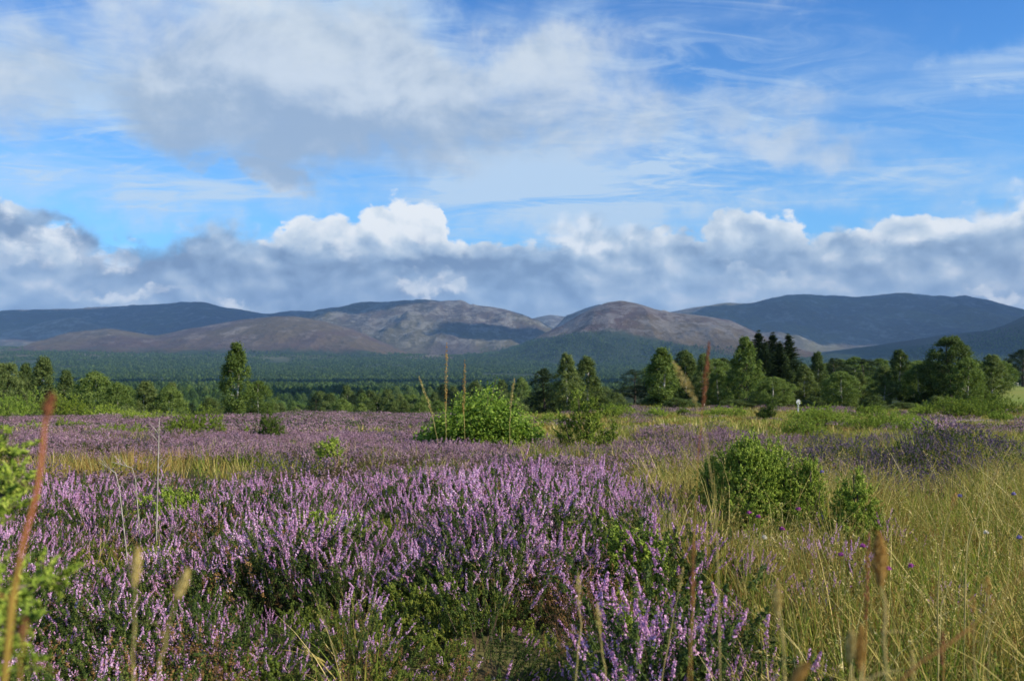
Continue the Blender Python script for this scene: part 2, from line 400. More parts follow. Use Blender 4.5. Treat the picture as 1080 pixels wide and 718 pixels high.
HM = {
 'far_left': ((.07, .06, .07), (.075, .075, .06), (.22, .21, .21), .2),
 'left_knoll': ((.11, .08, .068), (.12, .10, .068), (.26, .24, .22), .6),
 'pale_hill': ((.18, .14, .11), (.20, .17, .11), (.40, .36, .33), .9),
 'left_brown': ((.082, .052, .045), (.098, .073, .038), (.20, .175, .165), .25),
 'middle': ((.078, .060, .056), (.088, .078, .044), (.20, .195, .19), .5),
 'gap': ((.10, .08, .08), (.10, .09, .07), (.25, .25, .25), .3),
 'tor': ((.17, .14, .125), (.13, .11, .085), (.36, .32, .29), 1.),
 'cone': ((.078, .044, .036), (.092, .066, .030), (.17, .16, .158), .75),
 'right_range': ((.085, .07, .065), (.115, .105, .055), (.2, .2, .2), .3),
 'right_spur': ((.06, .05, .042), (.07, .07, .038), (.18, .17, .16), .0),
}
for k_, (nm, D, W1, W2, pts, noise, seed, (a0, a1)) in enumerate(HDEF):
    f = hill_fn(D, W1, W2, pts, noise, seed); HILLS[nm] = f
    na = int((a1 - a0) * F / 1.6); ny = 170
    A = np.linspace(a0, a1, na); Yv = np.concatenate([np.linspace(D - W1 * 1.03, D * 1.03, 120), np.linspace(D * 1.035, D + W2, 40)])
    AA, YY = np.meshgrid(A, Yv); XX = AA * YY; ZZ = f(XX, YY)
    V = np.stack([XX, YY, ZZ], -1).reshape(-1, 3); n, k = XX.shape
    i, j = np.meshgrid(np.arange(n - 1), np.arange(k - 1), indexing='ij')
    Fs = np.stack([i * k + j, i * k + j + 1, (i + 1) * k + j + 1, (i + 1) * k + j], -1).reshape(-1, 4)
    mb = MB(); mb.grid(V, Fs); o = mb.build('hill', [hill_mat('hill_side_' + nm, *HM[nm], seed, {'cone': (255, 700, .16), 'left_brown': (150, 0, 0), 'right_spur': (150, 2300, -.22)}.get(nm))]); tag(o, kind='structure')

def land(x, y):
    z = ground(x, y)
    for nm in ('left_brown', 'cone', 'right_spur', 'middle'):
        z = np.maximum(z, HILLS[nm](x, y))
    return z

# ------------------------------------------------------------------ scatter (for stuff only)
def scatter(name, P, rot, scl, idx, assets, label, cat, mats=()):
    me = bpy.data.meshes.new(name)
    P = np.asarray(P, np.float32); n = len(P)
    me.vertices.add(n); me.vertices.foreach_set('co', P.ravel())
    for an, ty, arr in (('rot', 'FLOAT_VECTOR', rot), ('scl', 'FLOAT_VECTOR', scl)):
        at_ = me.attributes.new(an, ty, 'POINT'); at_.data.foreach_set('vector', np.asarray(arr, np.float32).ravel())
    at_ = me.attributes.new('idx', 'INT', 'POINT'); at_.data.foreach_set('value', np.asarray(idx, np.int32))
    me.update()
    o = bpy.data.objects.new(name, me); ROOT.objects.link(o)
    coll = bpy.data.collections.new(name + '_kinds')
    for i, a in enumerate(assets):
        ob = bpy.data.objects.new('%s_kind_%s' % (name, 'abcdefghijklmnop'[i]), a); coll.objects.link(ob)
    ng = bpy.data.node_groups.new(name + '_scatter', 'GeometryNodeTree')
    ng.interface.new_socket('Geometry', in_out='INPUT', socket_type='NodeSocketGeometry')
    ng.interface.new_socket('Geometry', in_out='OUTPUT', socket_type='NodeSocketGeometry')
    N = ng.nodes; L = ng.links
    gi = N.new('NodeGroupInput'); go = N.new('NodeGroupOutput')
    ci = N.new('GeometryNodeCollectionInfo'); ci.inputs['Collection'].default_value = coll
    ci.inputs['Separate Children'].default_value = True; ci.inputs['Reset Children'].default_value = True
    ip = N.new('GeometryNodeInstanceOnPoints'); ip.inputs['Pick Instance'].default_value = True
    def na(nm, ty):
        q = N.new('GeometryNodeInputNamedAttribute'); q.data_type = ty; q.inputs['Name'].default_value = nm; return q.outputs['Attribute']
    er = N.new('FunctionNodeEulerToRotation')
    L.new(gi.outputs[0], ip.inputs['Points']); L.new(ci.outputs[0], ip.inputs['Instance'])
    L.new(na('idx', 'INT'), ip.inputs['Instance Index']); L.new(na('rot', 'FLOAT_VECTOR'), er.inputs[0]); L.new(er.outputs[0], ip.inputs['Rotation'])
    L.new(na('scl', 'FLOAT_VECTOR'), ip.inputs['Scale']); L.new(ip.outputs[0], go.inputs[0])
    md = o.modifiers.new('scatter', 'NODES'); md.node_group = ng
    tag(o, label, cat, kind='stuff')
    return o

# ------------------------------------------------------------------ heather
def unit(v): return v / (np.linalg.norm(v) + 1e-9)
def shoot(mb, rng, p0, d, L, rad, nfl, size, mat, up=.35, aspect=.8):
    """small faces wrapped round an axis"""
    t = rng.uniform(0, 1, nfl)
    d = unit(d); u = unit(np.cross(d, [.2, .3, .9])); v = np.cross(d, u)
    an = rng.uniform(0, 2 * PI, nfl)
    rr = rad * (1 - .55 * t) * rng.uniform(.6, 1.1, nfl)
    out = np.cos(an)[:, None] * u + np.sin(an)[:, None] * v
    P = p0 + d * (t * L)[:, None] + out * rr[:, None]
    mb.leaves(P, out + d * up + rng.normal(size=(nfl, 3)) * .35, size, mat, aspect, rng, axis=out * .4 + d)

def heather(seed, stems, nfl, nlf, fsize, lsize, H=.40, spread=.16, spike=(.06, .13), flower_amt=1., twig=True):
    rng = np.random.default_rng(seed); mb = MB()
    for i in range(stems):
        an = rng.uniform(0, 2 * PI); rr = math.sqrt(rng.uniform(0, 1))
        b = np.array([math.cos(an), math.sin(an), 0]) * rr
        p0 = b * spread * .25; h = H * rng.uniform(.72, 1.08) * (1 - .18 * rr)
        p1 = b * spread * 1.0 + np.array([0, 0, h * .62]) + rng.normal(size=3) * .015
        if twig: mb.tube([p0, (p0 + p1) / 2 + b * .02, p1], [.0022, .0018, .0012], 2, 3)
        for k in range(3 if nfl > 40 else 2):
            d = unit(b * rng.uniform(.15, .95) + np.array([0, 0, 1.]) + rng.normal(size=3) * .34)
            Lg = h * rng.uniform(.08, .27)
            shoot(mb, rng, p1 - d * .09, d, Lg + .09, .011 if nlf > 12 else .02, nlf, lsize, 1, .9, .4)
            q = p1 + d * Lg
            if rng.random() < flower_amt:
                sl = rng.uniform(*spike)
                d2 = unit(d + np.array([0, 0, .25]) + rng.normal(size=3) * .1)
                shoot(mb, rng, q - d2 * .01, d2, sl, .0062 if nfl > 20 else .012, nfl, fsize, 0)
            else:
                shoot(mb, rng, q, d, Lg * .6, .008, nlf, lsize, 1, .9, .4)
    return mb
hm = [M['flower'], M['heath_leaf'], M['twig']]
near_heather = [heather(s, 20, 60, 34, .0052, .011, fl_h, sp, (.03, .085), .58).mesh('heather_tuft', hm) for s, fl_h, sp in ((1, .40, .17), (2, .42, .15), (3, .38, .19), (4, .36, .16))]
near_heather += [heather(5, 20, 50, 40, .006, .012, .36, .17, (.04, .08), .35).mesh('heather_tuft', hm)]
near_heather += [heather(6, 22, 10, 46, .006, .013, .30, .17, (.03, .05), .05).mesh('heather_tuft', [M['flower'], M['heath_bright'], M['twig']])]
near_heather += [heather(7, 20, 40, 36, .006, .012, .33, .18, (.04, .07), .5).mesh('heather_tuft', [M['flower_dull'], M['heath_brown'], M['twig']])]
near_heather += [heather(8, 26, 20, 16, .005, .010, .34, .18, (.02, .05), .5).mesh('heather_tuft', [M['flower'], M['heath_rust'], M['twig']])]
near_heather += [heather(9, 20, 44, 40, .0052, .012, .36, .17, (.03, .06), .28).mesh('heather_tuft', hm)]
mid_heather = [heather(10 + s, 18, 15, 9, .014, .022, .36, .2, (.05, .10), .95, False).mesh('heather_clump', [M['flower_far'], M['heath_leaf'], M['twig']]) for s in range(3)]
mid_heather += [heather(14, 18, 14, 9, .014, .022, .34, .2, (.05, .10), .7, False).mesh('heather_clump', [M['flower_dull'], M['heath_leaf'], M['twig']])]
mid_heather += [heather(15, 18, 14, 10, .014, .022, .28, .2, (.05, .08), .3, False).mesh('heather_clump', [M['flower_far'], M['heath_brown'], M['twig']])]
def far_clump(seed, mats, amt):
    rng = np.random.default_rng(seed); mb = MB()
    n = 240; an = rng.uniform(0, 2 * PI, n); r = np.sqrt(rng.uniform(0, 1, n)) * .42
    h = (.30 - .7 * r ** 2) * rng.uniform(.5, 1.15, n)
    P = np.stack([np.cos(an) * r, np.sin(an) * r, h], 1)
    Nn = np.stack([np.cos(an) * r, np.sin(an) * r, np.full(n, .25)], 1) + rng.normal(size=(n, 3)) * .25
    fl = (rng.random(n) < amt) & (h > .1)
    mb.leaves(P[fl], Nn[fl], .05, 0, .45, rng, axis=np.array([0, 0, 1.])); mb.leaves(P[~fl], Nn[~fl], .06, 1, .5, rng)
    return mb.mesh('heather_patch', mats)
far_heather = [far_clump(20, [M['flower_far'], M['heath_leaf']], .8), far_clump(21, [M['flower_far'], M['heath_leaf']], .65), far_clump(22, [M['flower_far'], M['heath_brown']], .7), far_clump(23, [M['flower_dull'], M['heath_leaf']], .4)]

def gauss(px, py, cx, cy, sx, sy): return np.exp(-(((px - cx) / sx) ** 2 + ((py - cy) / sy) ** 2))

def zone(px, py, x, y):
    """share of heather cover at a place (0..1), from how the moor is patched"""
    n = fbm(x / 1.3, y / 1.3, 3, 21); n2 = fbm(x / 4., y / 6., 3, 31)
    edge = np.interp(py, [470, 500, 540, 600, 660, 718, 800], [600, 640, 690, 735, 765, 785, 800])
    h = 1 - sstep(-35, 35, px - edge + (n - .5) * 160)
    # rust grass band on the left, yellow green by the middle
    h = h * (1 - np.clip(.2 + 1.3 * n, 0, 1) * .72 * gauss(px, py, 100, 488 + (n2 - .5) * 60, 150, 12)) * (1 - .35 * gauss(px, py, 330, 477, 130, 6))
    h = np.where(py < 480, np.maximum(h, .95 * gauss(px, py, 735, 462, 100, 16)), h)
    h = np.where((py < 480) & (px > 545) & (px < 640), h * .35, h)
    h = np.where(py < 447, h * (1 - .8 * sstep(520, 600, px)), h)
    h = np.maximum(h, 1.0 * gauss(px, py, 955, 486, 95, 24) ** .5 * (gauss(px, py, 955, 486, 95, 24) > .3))
    h = np.maximum(h, .06 + .05 * (px < 900))
    h = h * (1 - sstep(990, 1060, px) * .7)
    return np.clip(h + ((n2 - .52) * 1.5 + (n - .57) * 1.1) * (py < 490), 0, 1), n, n2

def cover(d0, d1, spacing, jit=.5):
    """points over the wedge of moor seen between two distances"""
    ys = np.arange(d0, d1, spacing); out = []
    for yy in ys:
        w = .60 * yy + .8
        xs = np.arange(-w, w, spacing); out.append(np.stack([xs, np.full(len(xs), yy)], 1))
    P = np.concatenate(out); P += R.uniform(-jit, jit, P.shape) * spacing
    return P[:, 0], P[:, 1]

def rots(n, tilt=.12): return np.stack([R.normal(size=n) * tilt, R.normal(size=n) * tilt, R.uniform(0, 2 * PI, n)], 1)

CLEAR = []
def spot(bx, by):
    lf = .10 if by < 452 else (.16 if by < 475 else .27)
    xg, yg = on_ground(bx, by, lf)
    if yg > 50: xg *= 47 / yg; yg = 47.
    return xg, yg, yg / F, lf
for bx, by, wp in ((505, 467, 100), (548, 471, 44), (614, 470, 34), (635, 470, 20), (198, 459, 54), (281, 459, 27), (126, 458, 56), (6, 455, 34), (352, 476, 36), (302, 474, 26), (868, 446, 70), (850, 457, 60), (925, 450, 80), (955, 452, 50),
                   (1010, 438, 60), (1052, 436, 70), (782, 541, 92), (845, 545, 46), (905, 552, 56), (672, 585, 60), (180, 540, 80), (350, 545, 64), (660, 650, 50), (480, 505, 26), (75, 451, 26), (415, 468, 40)):
    xg, yg, k_, lf = spot(bx, by); CLEAR.append((xg, yg, wp * k_ * .46))
def clear(x, y):
    m = np.ones(len(x), bool)
    for cx, cy_, r in CLEAR: m &= ((x - cx) ** 2 + (y - cy_) ** 2) > r * r
    return m

# near heather
x, y = cover(1.5, 9.2, .135)
z = ground(x, y); px, py = pix(x, y, z + .3)
h, n, n2 = zone(px, py, x, y)
keep = (R.random(len(x)) < h * .93 * np.maximum(.55, sstep(.18, .30, fbm(x / .5, y / .5, 2, 43)))) & clear(x, y)
lowgreen = 1.1 * (1 - sstep(.34, .50, fbm(x / .5, y / .5, 2, 41))) + .45 * sstep(575, 650, py) * (1 - sstep(600, 680, px)) + .75 * gauss(px, py, 640, 640, 60, 45) + .8 * gauss(px, py, 300, 690, 140, 30) + .5 * gauss(px, py, 450, 640, 60, 25)
x, y, z, px, py, h, lowgreen = [a[keep] for a in (x, y, z, px, py, h, lowgreen)]
u = R.random(len(x))
idx = R.integers(0, 4, len(x))
idx = np.where(u < .18, 4, idx)
idx = np.where(R.random(len(x)) < lowgreen * .9, 5, idx)
idx = np.where((px > 850) & (py < 540), 6, idx)
idx = np.where((R.random(len(x)) < .25) & (px < 300) & (py < 520), 6, idx)
lowleft = np.clip(sstep(560, 640, py) * (1 - sstep(610, 700, px)) + .35 * (1 - sstep(300, 400, px)), 0, 1)
idx = np.where((idx < 4) & (R.random(len(x)) < .62 * lowleft + .1), 8, idx)
idx = np.where(R.random(len(x)) < .08 + .16 * lowleft, 7, idx)
s = R.uniform(.78, 1.18, len(x)) * (.52 + 1.0 * fbm(x / .5, y / .5, 2, 51)) * (1 - .16 * lowleft) * (1 + .12 * gauss(px, py, 540, 540, 120, 50)) * np.where(idx == 5, .82, 1)
s *= np.where(px > 760, .8, 1)
scl = np.stack([s * 1.05, s * 1.05, s], 1)
scatter('heather', np.stack([x, y, z - .02], 1), rots(len(x), .24), scl, idx, near_heather, 'purple heather in flower covering the near moor', 'heather')
n_near = len(x)

# mid heather 9..22 m
x, y = cover(9.0, 22, .23)
z = ground(x, y); px, py = pix(x, y, z + .25)
h, n, n2 = zone(px, py, x, y)
keep = (R.random(len(x)) < h * .97) & clear(x, y)
x, y, z, px, py, n, n2 = [a[keep] for a in (x, y, z, px, py, n, n2)]
idx = R.integers(0, 3, len(x))
idx = np.where(R.random(len(x)) < .12 + .55 * sstep(.48, .62, fbm(x / 1.7, y / 2.6, 3, 63)) + .6 * gauss(px, py, 120, 490, 180, 14), 4, idx)
idx = np.where(R.random(len(x)) < .1 + .8 * (px > 850) * (py > 455), 3, idx)
s = R.uniform(.8, 1.15, len(x)) * (.35 + .85 * fbm(x / 1.1, y / 1.1, 3, 61))
mound = np.exp(-(((x - 5.1) / 1.3) ** 2 + ((y - 12.2) / 1.1) ** 2)); s = s * (1 + .5 * mound); idx = np.where((mound > .3) & (R.random(len(x)) < .85), 3, idx)
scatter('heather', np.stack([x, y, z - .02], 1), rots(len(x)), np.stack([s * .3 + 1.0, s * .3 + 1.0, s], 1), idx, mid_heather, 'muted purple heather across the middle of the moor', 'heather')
n_mid = len(x)
x, y = cover(21.5, 62, .42)
z = ground(x, y); px, py = pix(x, y, z + .2)
h, n, n2 = zone(px, py, x, y)
keep = (R.random(len(x)) < h * 1.0) & clear(x, y)
x, y, z, px, py, n, n2 = [a[keep] for a in (x, y, z, px, py, n, n2)]
idx = R.choice([0, 0, 1, 1, 2, 3], len(x)); idx = np.where(R.random(len(x)) < .7 * sstep(.5, .62, fbm(x / 3.5, y / 7, 3, 73)), 2, idx)
s = R.uniform(.75, 1.15, len(x)) * (.3 + .9 * fbm(x / 2.2, y / 2.2, 3, 71))
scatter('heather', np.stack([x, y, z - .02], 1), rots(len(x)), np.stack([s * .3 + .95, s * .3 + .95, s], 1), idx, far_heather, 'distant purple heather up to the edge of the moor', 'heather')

# ------------------------------------------------------------------ grass
def grass(seed, nb_, H, w, mats, lean=.55, spread=.10, seeds=.0, nseg=5):
    rng = np.random.default_rng(seed); mb = MB()
    for i in range(nb_):
        an = rng.uniform(0, 2 * PI); b = np.array([math.cos(an), math.sin(an), 0])
        p0 = b * rng.uniform(0, spread); h = H * rng.uniform(.45, 1.1); ln = h * rng.uniform(.05, 1) * lean
        t = np.linspace(0, 1, nseg)[:, None]
        cur = rng.uniform(1.4, 3.)
        bb = unit(b + rng.normal(size=3) * np.array([.6, .6, 0]))
        pts = p0 + bb * ln * t ** cur + np.array([0, 0, 1.]) * h * (t - .22 * (ln / h) * t ** 3)
        side = np.array([-bb[1], bb[0], 0]) + np.array([0, 0, 1e-3]); side = unit(side * math.cos(1) + bb * rng.normal() * .8)
        mt = 0 if rng.random() < .6 else 1
        mb.blade(pts, w * rng.uniform(.6, 1.3), side, mt)
        if rng.random() < seeds:
            d = unit(pts[-1] - pts[-2]); shoot(mb, rng, pts[-1] - d * .03, d, .09, .006, 26, .011, 1, .8, .35)
    return mb.mesh('grass_tuft', mats)
gg, gs, gr = M['grass_green'], M['grass_straw'], M['grass_rust']
near_grass = [grass(1, 34, .42, .0055, [gg, gs], .8, .09, .05), grass(2, 26, .52, .0050, [gs, gg], .95, .09, .2),
              grass(3, 26, .66, .0058, [gs, gs], 1.05, .10, .25), grass(4, 46, .30, .0062, [gg, gg], .6, .10, 0), grass(5, 24, .45, .0044, [gr, gs], .7, .09, .3), grass(18, 30, .34, .0048, [M['grass_dead'], gr], 1.3, .12, .1)]
mid_grass = [grass(6, 30, .36, .010, [gg, gs], .7, .2, 0, 4), grass(7, 30, .42, .009, [gs, gg], .7, .2, 0, 4), grass(8, 30, .38, .009, [gr, gs], .6, .2, 0, 4), grass(9, 26, .24, .014, [gg, gg], .7, .2, 0, 4)]
far_grass = [grass(12, 34, .26, .026, [gg, gs], .8, .38, 0, 3), grass(13, 34, .30, .024, [gs, gg], .8, .38, 0, 3), grass(14, 30, .28, .024, [gr, gs], .8, .38, 0, 3)]

x, y = cover(1.4, 9.6, .112)
z = ground(x, y); px, py = pix(x, y, z + .25)
h, n, n2 = zone(px, py, x, y)
p_ = np.clip(1 - h, 0, 1) * 1.0 + .055
keep = (R.random(len(x)) < p_) & clear(x, y)
x, y, z, px, py, h = [a[keep] for a in (x, y, z, px, py, h)]
g1 = fbm(x / .9, y / .9, 3, 81)
green = np.clip(.42 + .9 * gauss(px, py, 1000, 620, 130, 90) + .5 * gauss(px, py, 860, 700, 80, 40) + (g1 - .5) * 1.6, 0, 1)
u = R.random(len(x))
idx = np.where(u < green * .6, 0, np.where(u < green, 3, np.where(R.random(len(x)) < .55, 1, 2)))
idx = np.where(R.random(len(x)) < .10 + .5 * sstep(.5, .65, fbm(x / .7, y / .7, 2, 83)), 4, idx)
idx = np.where(R.random(len(x)) < .12, 5, idx)
idx = np.where((h > .6) & (R.random(len(x)) < .5), 0, idx)
s = R.uniform(.7, 1.1, len(x)) * np.where(h > .6, .78, 1) * np.where((px > 640) & (px < 760), 1.05, 1)
s *= .55 + .9 * fbm(x / .45, y / .45, 2, 57)
scatter('grass', np.stack([x, y, z - .02], 1), rots(len(x), .3), np.stack([s, s, s], 1), idx, near_grass, 'tangled green and straw coloured grass on the near right of the moor', 'grass')
x, y = cover(9.3, 22, .25)
z = ground(x, y); px, py = pix(x, y, z + .2)
h, n, n2 = zone(px, py, x, y)
keep = (R.random(len(x)) < np.clip(1.02 - h, 0.05, 1)) & clear(x, y)
x, y, z, px, py = [a[keep] for a in (x, y, z, px, py)]
u = R.random(len(x)); rust = .8 * gauss(px, py, 100, 490, 170, 20) + .12
idx = np.where(u < rust, 2, np.where(R.random(len(x)) < .34, 0, np.where(R.random(len(x)) < .75, 1, 3)))
s = R.uniform(.7, 1.15, len(x)) * np.where(px > 780, .75, .9)
scatter('grass', np.stack([x, y, z - .02], 1), rots(len(x), .18), np.stack([s, s, s], 1), idx, mid_grass, 'yellow green and rust coloured grass between the heather patches', 'grass')
x, y = cover(21.5, 70, .5)
z = ground(x, y); px, py = pix(x, y, z + .15)
h, n, n2 = zone(px, py, x, y)
keep = clear(x, y) & (R.random(len(x)) < np.clip(1.05 - h, .03, 1)) & ~((px > 985) & (y > 36.0) & (y < 39.8))
x, y, z, px, py = [a[keep] for a in (x, y, z, px, py)]
idx = np.where(R.random(len(x)) < .2, 2, np.where(R.random(len(x)) < np.where(px > 930, .08, .4), 0, 1))
s = R.uniform(.6, 1.1, len(x)) * np.where(px > 840, .75, .9)
scatter('grass', np.stack([x, y, z - .02], 1), rots(len(x), .1), np.stack([s * 1.1, s * 1.1, s], 1), idx, far_grass, 'short tan and olive grass on the far moor', 'grass')

# gravel track on the far right
mb = MB(); XS = np.linspace(15.5, 60, 90); rows = []
for tt in np.linspace(0, 1, 7):
    yy = 37.2 + .02 * (XS - 16) + 2.0 * tt + .15 * np.sin(XS * .7)
    rows.append(np.stack([XS, yy, ground(XS, yy) + .03 - .02 * abs(2 * tt - 1)], 1))
V = np.concatenate(rows); k = len(XS)
Fs = [(i * k + j, i * k + j + 1, (i + 1) * k + j + 1, (i + 1) * k + j) for i in range(6) for j in range(k - 1)]
mb.grid(V, Fs); tag(mb.build('track', [plain_mat('track_gravel', (.26, .21, .16), (.34, .29, .23), 3, .95, .3)]), kind='structure')

# ------------------------------------------------------------------ trees
def crown(rng, H, Rr, prof, z0, ncl, nlf, lsize, csize, droop=1.2, up=.3, fill=.25, mats=None, aspect=.7):
    """leaf clumps through the crown's volume; prof(h) = radius share at height share h"""
    mb = MB(); tips = []
    for c in range(ncl):
        h = rng.uniform(0, 1) ** .9; an = rng.uniform(0, 2 * PI)
        lump = .62 + .75 * float(fbm(math.cos(an) * 1.3 + h * 3.2 + 5, math.sin(an) * 1.3 + 3 + h * 1.1, 2, ncl))
        rr = Rr * prof(h) * lump * (rng.uniform(.25, .8) if rng.random() < fill else rng.uniform(.72, 1.12))
        ctr = np.array([math.cos(an) * rr, math.sin(an) * rr, z0 + h * (H - z0)])
        tips.append(ctr)
        n = int(nlf * rng.uniform(.6, 1.4)); cs = csize * rng.uniform(.45, 1.2) * (.5 + .5 * prof(h))
        q = rng.normal(size=(n, 3)); q /= np.linalg.norm(q, axis=1, keepdims=True)
        rad = rng.uniform(.1, 1.45, n)[:, None] ** .9
        P = ctr + q * rad * cs * np.array([1, 1, droop * .8])
        mb.leaves(P, q + np.array([0, 0, up]) + rng.normal(size=(n, 3)) * .45, lsize, 0, aspect, rng)
    return mb, tips

def trunk(rng, H, r0, tips, lean=.03, nl=10, mat=0, z1=.95):
    mb = MB(); n = 9; t = np.linspace(0, 1, n)
    lx, ly = rng.normal(size=2) * lean * H
    pts = np.stack([lx * t ** 2 + .02 * H * np.sin(t * 5 + rng.uniform(0, 6)) * t, ly * t ** 2, t * H * z1], 1)
    pts[0, 2] = -.15
    mb.tube(pts, r0 * (1 - t) ** .8 + .012 * H * .2, mat, 7)
    for i in rng.permutation(len(tips))[:nl]:
        tp = tips[i]; hz = max(.1 * H, tp[2] - .35 * math.hypot(tp[0], tp[1]) - .05 * H)
        a = np.array([np.interp(hz / (H * z1), t, pts[:, 0]), np.interp(hz / (H * z1), t, pts[:, 1]), hz])
        md = (a + tp) / 2 + np.array([0, 0, .03 * H])
        mb.tube([a, md, tp], [r0 * .4 * (1 - hz / H) + .01, r0 * .25 * (1 - hz / H) + .008, .006], mat, 5)
    return mb

P_COL = lambda h: (math.sin(min(1, h * 1.9 + .10) * PI / 2)) * (1 - max(0, h - .35) / .65 * .86) ** .9 if h < 1 else .05
P_CONE = lambda h: min(1, h * 6 + .35) * (1 - h * .93) ** .85
P_ROUND = lambda h: max(.08, max(.01, math.sin(PI * (h * .92 + .08))) ** .6)
P_WIDE = lambda h: max(.1, max(.01, math.sin(PI * (h * .80 + .17))) ** .7)

TREE = {}
def make_tree(kind, seed, H, Rr, prof, z0, ncl, nlf, ls, cs, leaf, bark, droop=1.2, nl=12, r0=.07, up=.3, fill=.25, aspect=.7):
    rng = np.random.default_rng(seed)
    mb, tips = crown(rng, H, Rr, prof, z0, ncl, nlf, ls, cs, droop, up, fill, aspect=aspect)
    TREE[kind] = (mb.mesh('crown', [leaf]), trunk(rng, H, r0, tips, .02, nl).mesh('trunk', [bark]), H, Rr)
# heights and radii are those of the master; placed trees are scaled from them
make_tree('birch_a', 31, 6.5, 1.15, P_COL, .7, 230, 74, .115, .30, M['birch_leaf'], M['birch_bark'], 1.7)
make_tree('birch_b', 32, 6.5, 1.5, P_COL, .6, 260, 74, .12, .34, M['birch_leaf'], M['birch_bark'], 1.6)
make_tree('birch_c', 33, 6.0, 1.6, P_ROUND, .5, 250, 74, .12, .35, M['birch_light'], M['birch_bark'], 1.4)
make_tree('birch_d', 34, 7.5, 2.4, P_WIDE, .6, 340, 80, .14, .42, M['birch_leaf'], M['bark'], 1.3, 16, .12)
make_tree('birch_e', 44, 7.0, 2.0, P_CONE, .5, 300, 76, .125, .38, M['birch_light'], M['bark'], 1.5, 16, .11)
make_tree('young_birch', 35, 3.4, .85, P_CONE, .15, 110, 60, .10, .26, M['birch_light'], M['birch_bark'], 1.4, 8, .035)
make_tree('tall_birch', 36, 6.0, .95, P_COL, .45, 210, 74, .11, .29, M['birch_light'], M['birch_bark'], 1.7, 14, .06)
make_tree('bushy', 37, 3.6, 1.7, P_WIDE, .05, 190, 74, .12, .38, M['birch_leaf'], M['bark'], 1.1, 14, .07)
make_tree('pine_a', 38, 7.5, 2.1, P_WIDE, 1.6, 130, 100, .15, .46, M['pine_leaf'], M['bark'], .7, 16, .13, .5, .35, .25)
make_tree('pine_b', 39, 7.0, 1.7, P_ROUND, .4, 170, 90, .15, .42, M['pine_leaf'], M['bark'], .9, 16, .11, .4, .35, .3)

def make_spruce(kind, seed, H, Rr):
    rng = np.random.default_rng(seed); mb = MB(); tips = []
    for lv in range(34):
        h = lv / 34; zz0 = .4 + h * (H - .45); rr = Rr * (1 - h) ** .85 + .05
        for b in range(20 if h < .8 else 12):
            an = rng.uniform(0, 2 * PI); L = rr * rng.uniform(.6, 1.15); zz = zz0 + rng.normal() * .22
            dd = np.array([math.cos(an), math.sin(an), -.25 + .5 * h])
            t = rng.uniform(.1, 1, 34)
            P = np.array([0, 0, zz]) + dd * (t * L)[:, None] + rng.normal(size=(34, 3)) * np.array([.09, .09, .05]) * (1.2 - t)[:, None] + np.array([0, 0, -.12]) * (t * (1 - t))[:, None]
            mb.leaves(P, np.array([0, 0, .8]) + rng.normal(size=(34, 3)) * .5, .17, 0, .42, rng, axis=dd)
            tips.append(np.array([0, 0, zz]) + dd * L * .7)
    TREE[kind] = (mb.mesh('crown', [M['pine_leaf']]), trunk(rng, H, .11, tips, .0, 6).mesh('trunk', [M['bark']]), H, Rr)
make_spruce('spruce_a', 41, 9.5, 2.6)
make_spruce('spruce_b', 42, 9.0, 2.2)

def place_tree(kind, px, ytop, dist, wpx, label, group=None, name=None, cat='tree'):
    cr, tr, H, Rr = TREE[kind]
    x0, y0, z0 = at(px, dist)
    hh = slope_of(ytop) * dist - z0
    if hh < .5: hh = .5
    rad = wpx * .5 / F * dist
    nm = name or {'b': 'birch_tree', 'y': 'birch_tree', 't': 'birch_tree', 'p': 'pine_tree', 's': 'spruce_tree'}[kind[0]]
    if kind == 'bushy': nm = name or 'willow_shrub'
    o = empty(nm, (x0, y0, z0), rnd.uniform(0, 2 * PI), (rad / Rr / 1.12, rad / Rr / 1.12, hh / H))
    for part, me in (('crown', cr), ('trunk', tr)):
        c = bpy.data.objects.new(part, me); ROOT.objects.link(c); c.parent = o
    tag(o, label, cat, group)
    return o

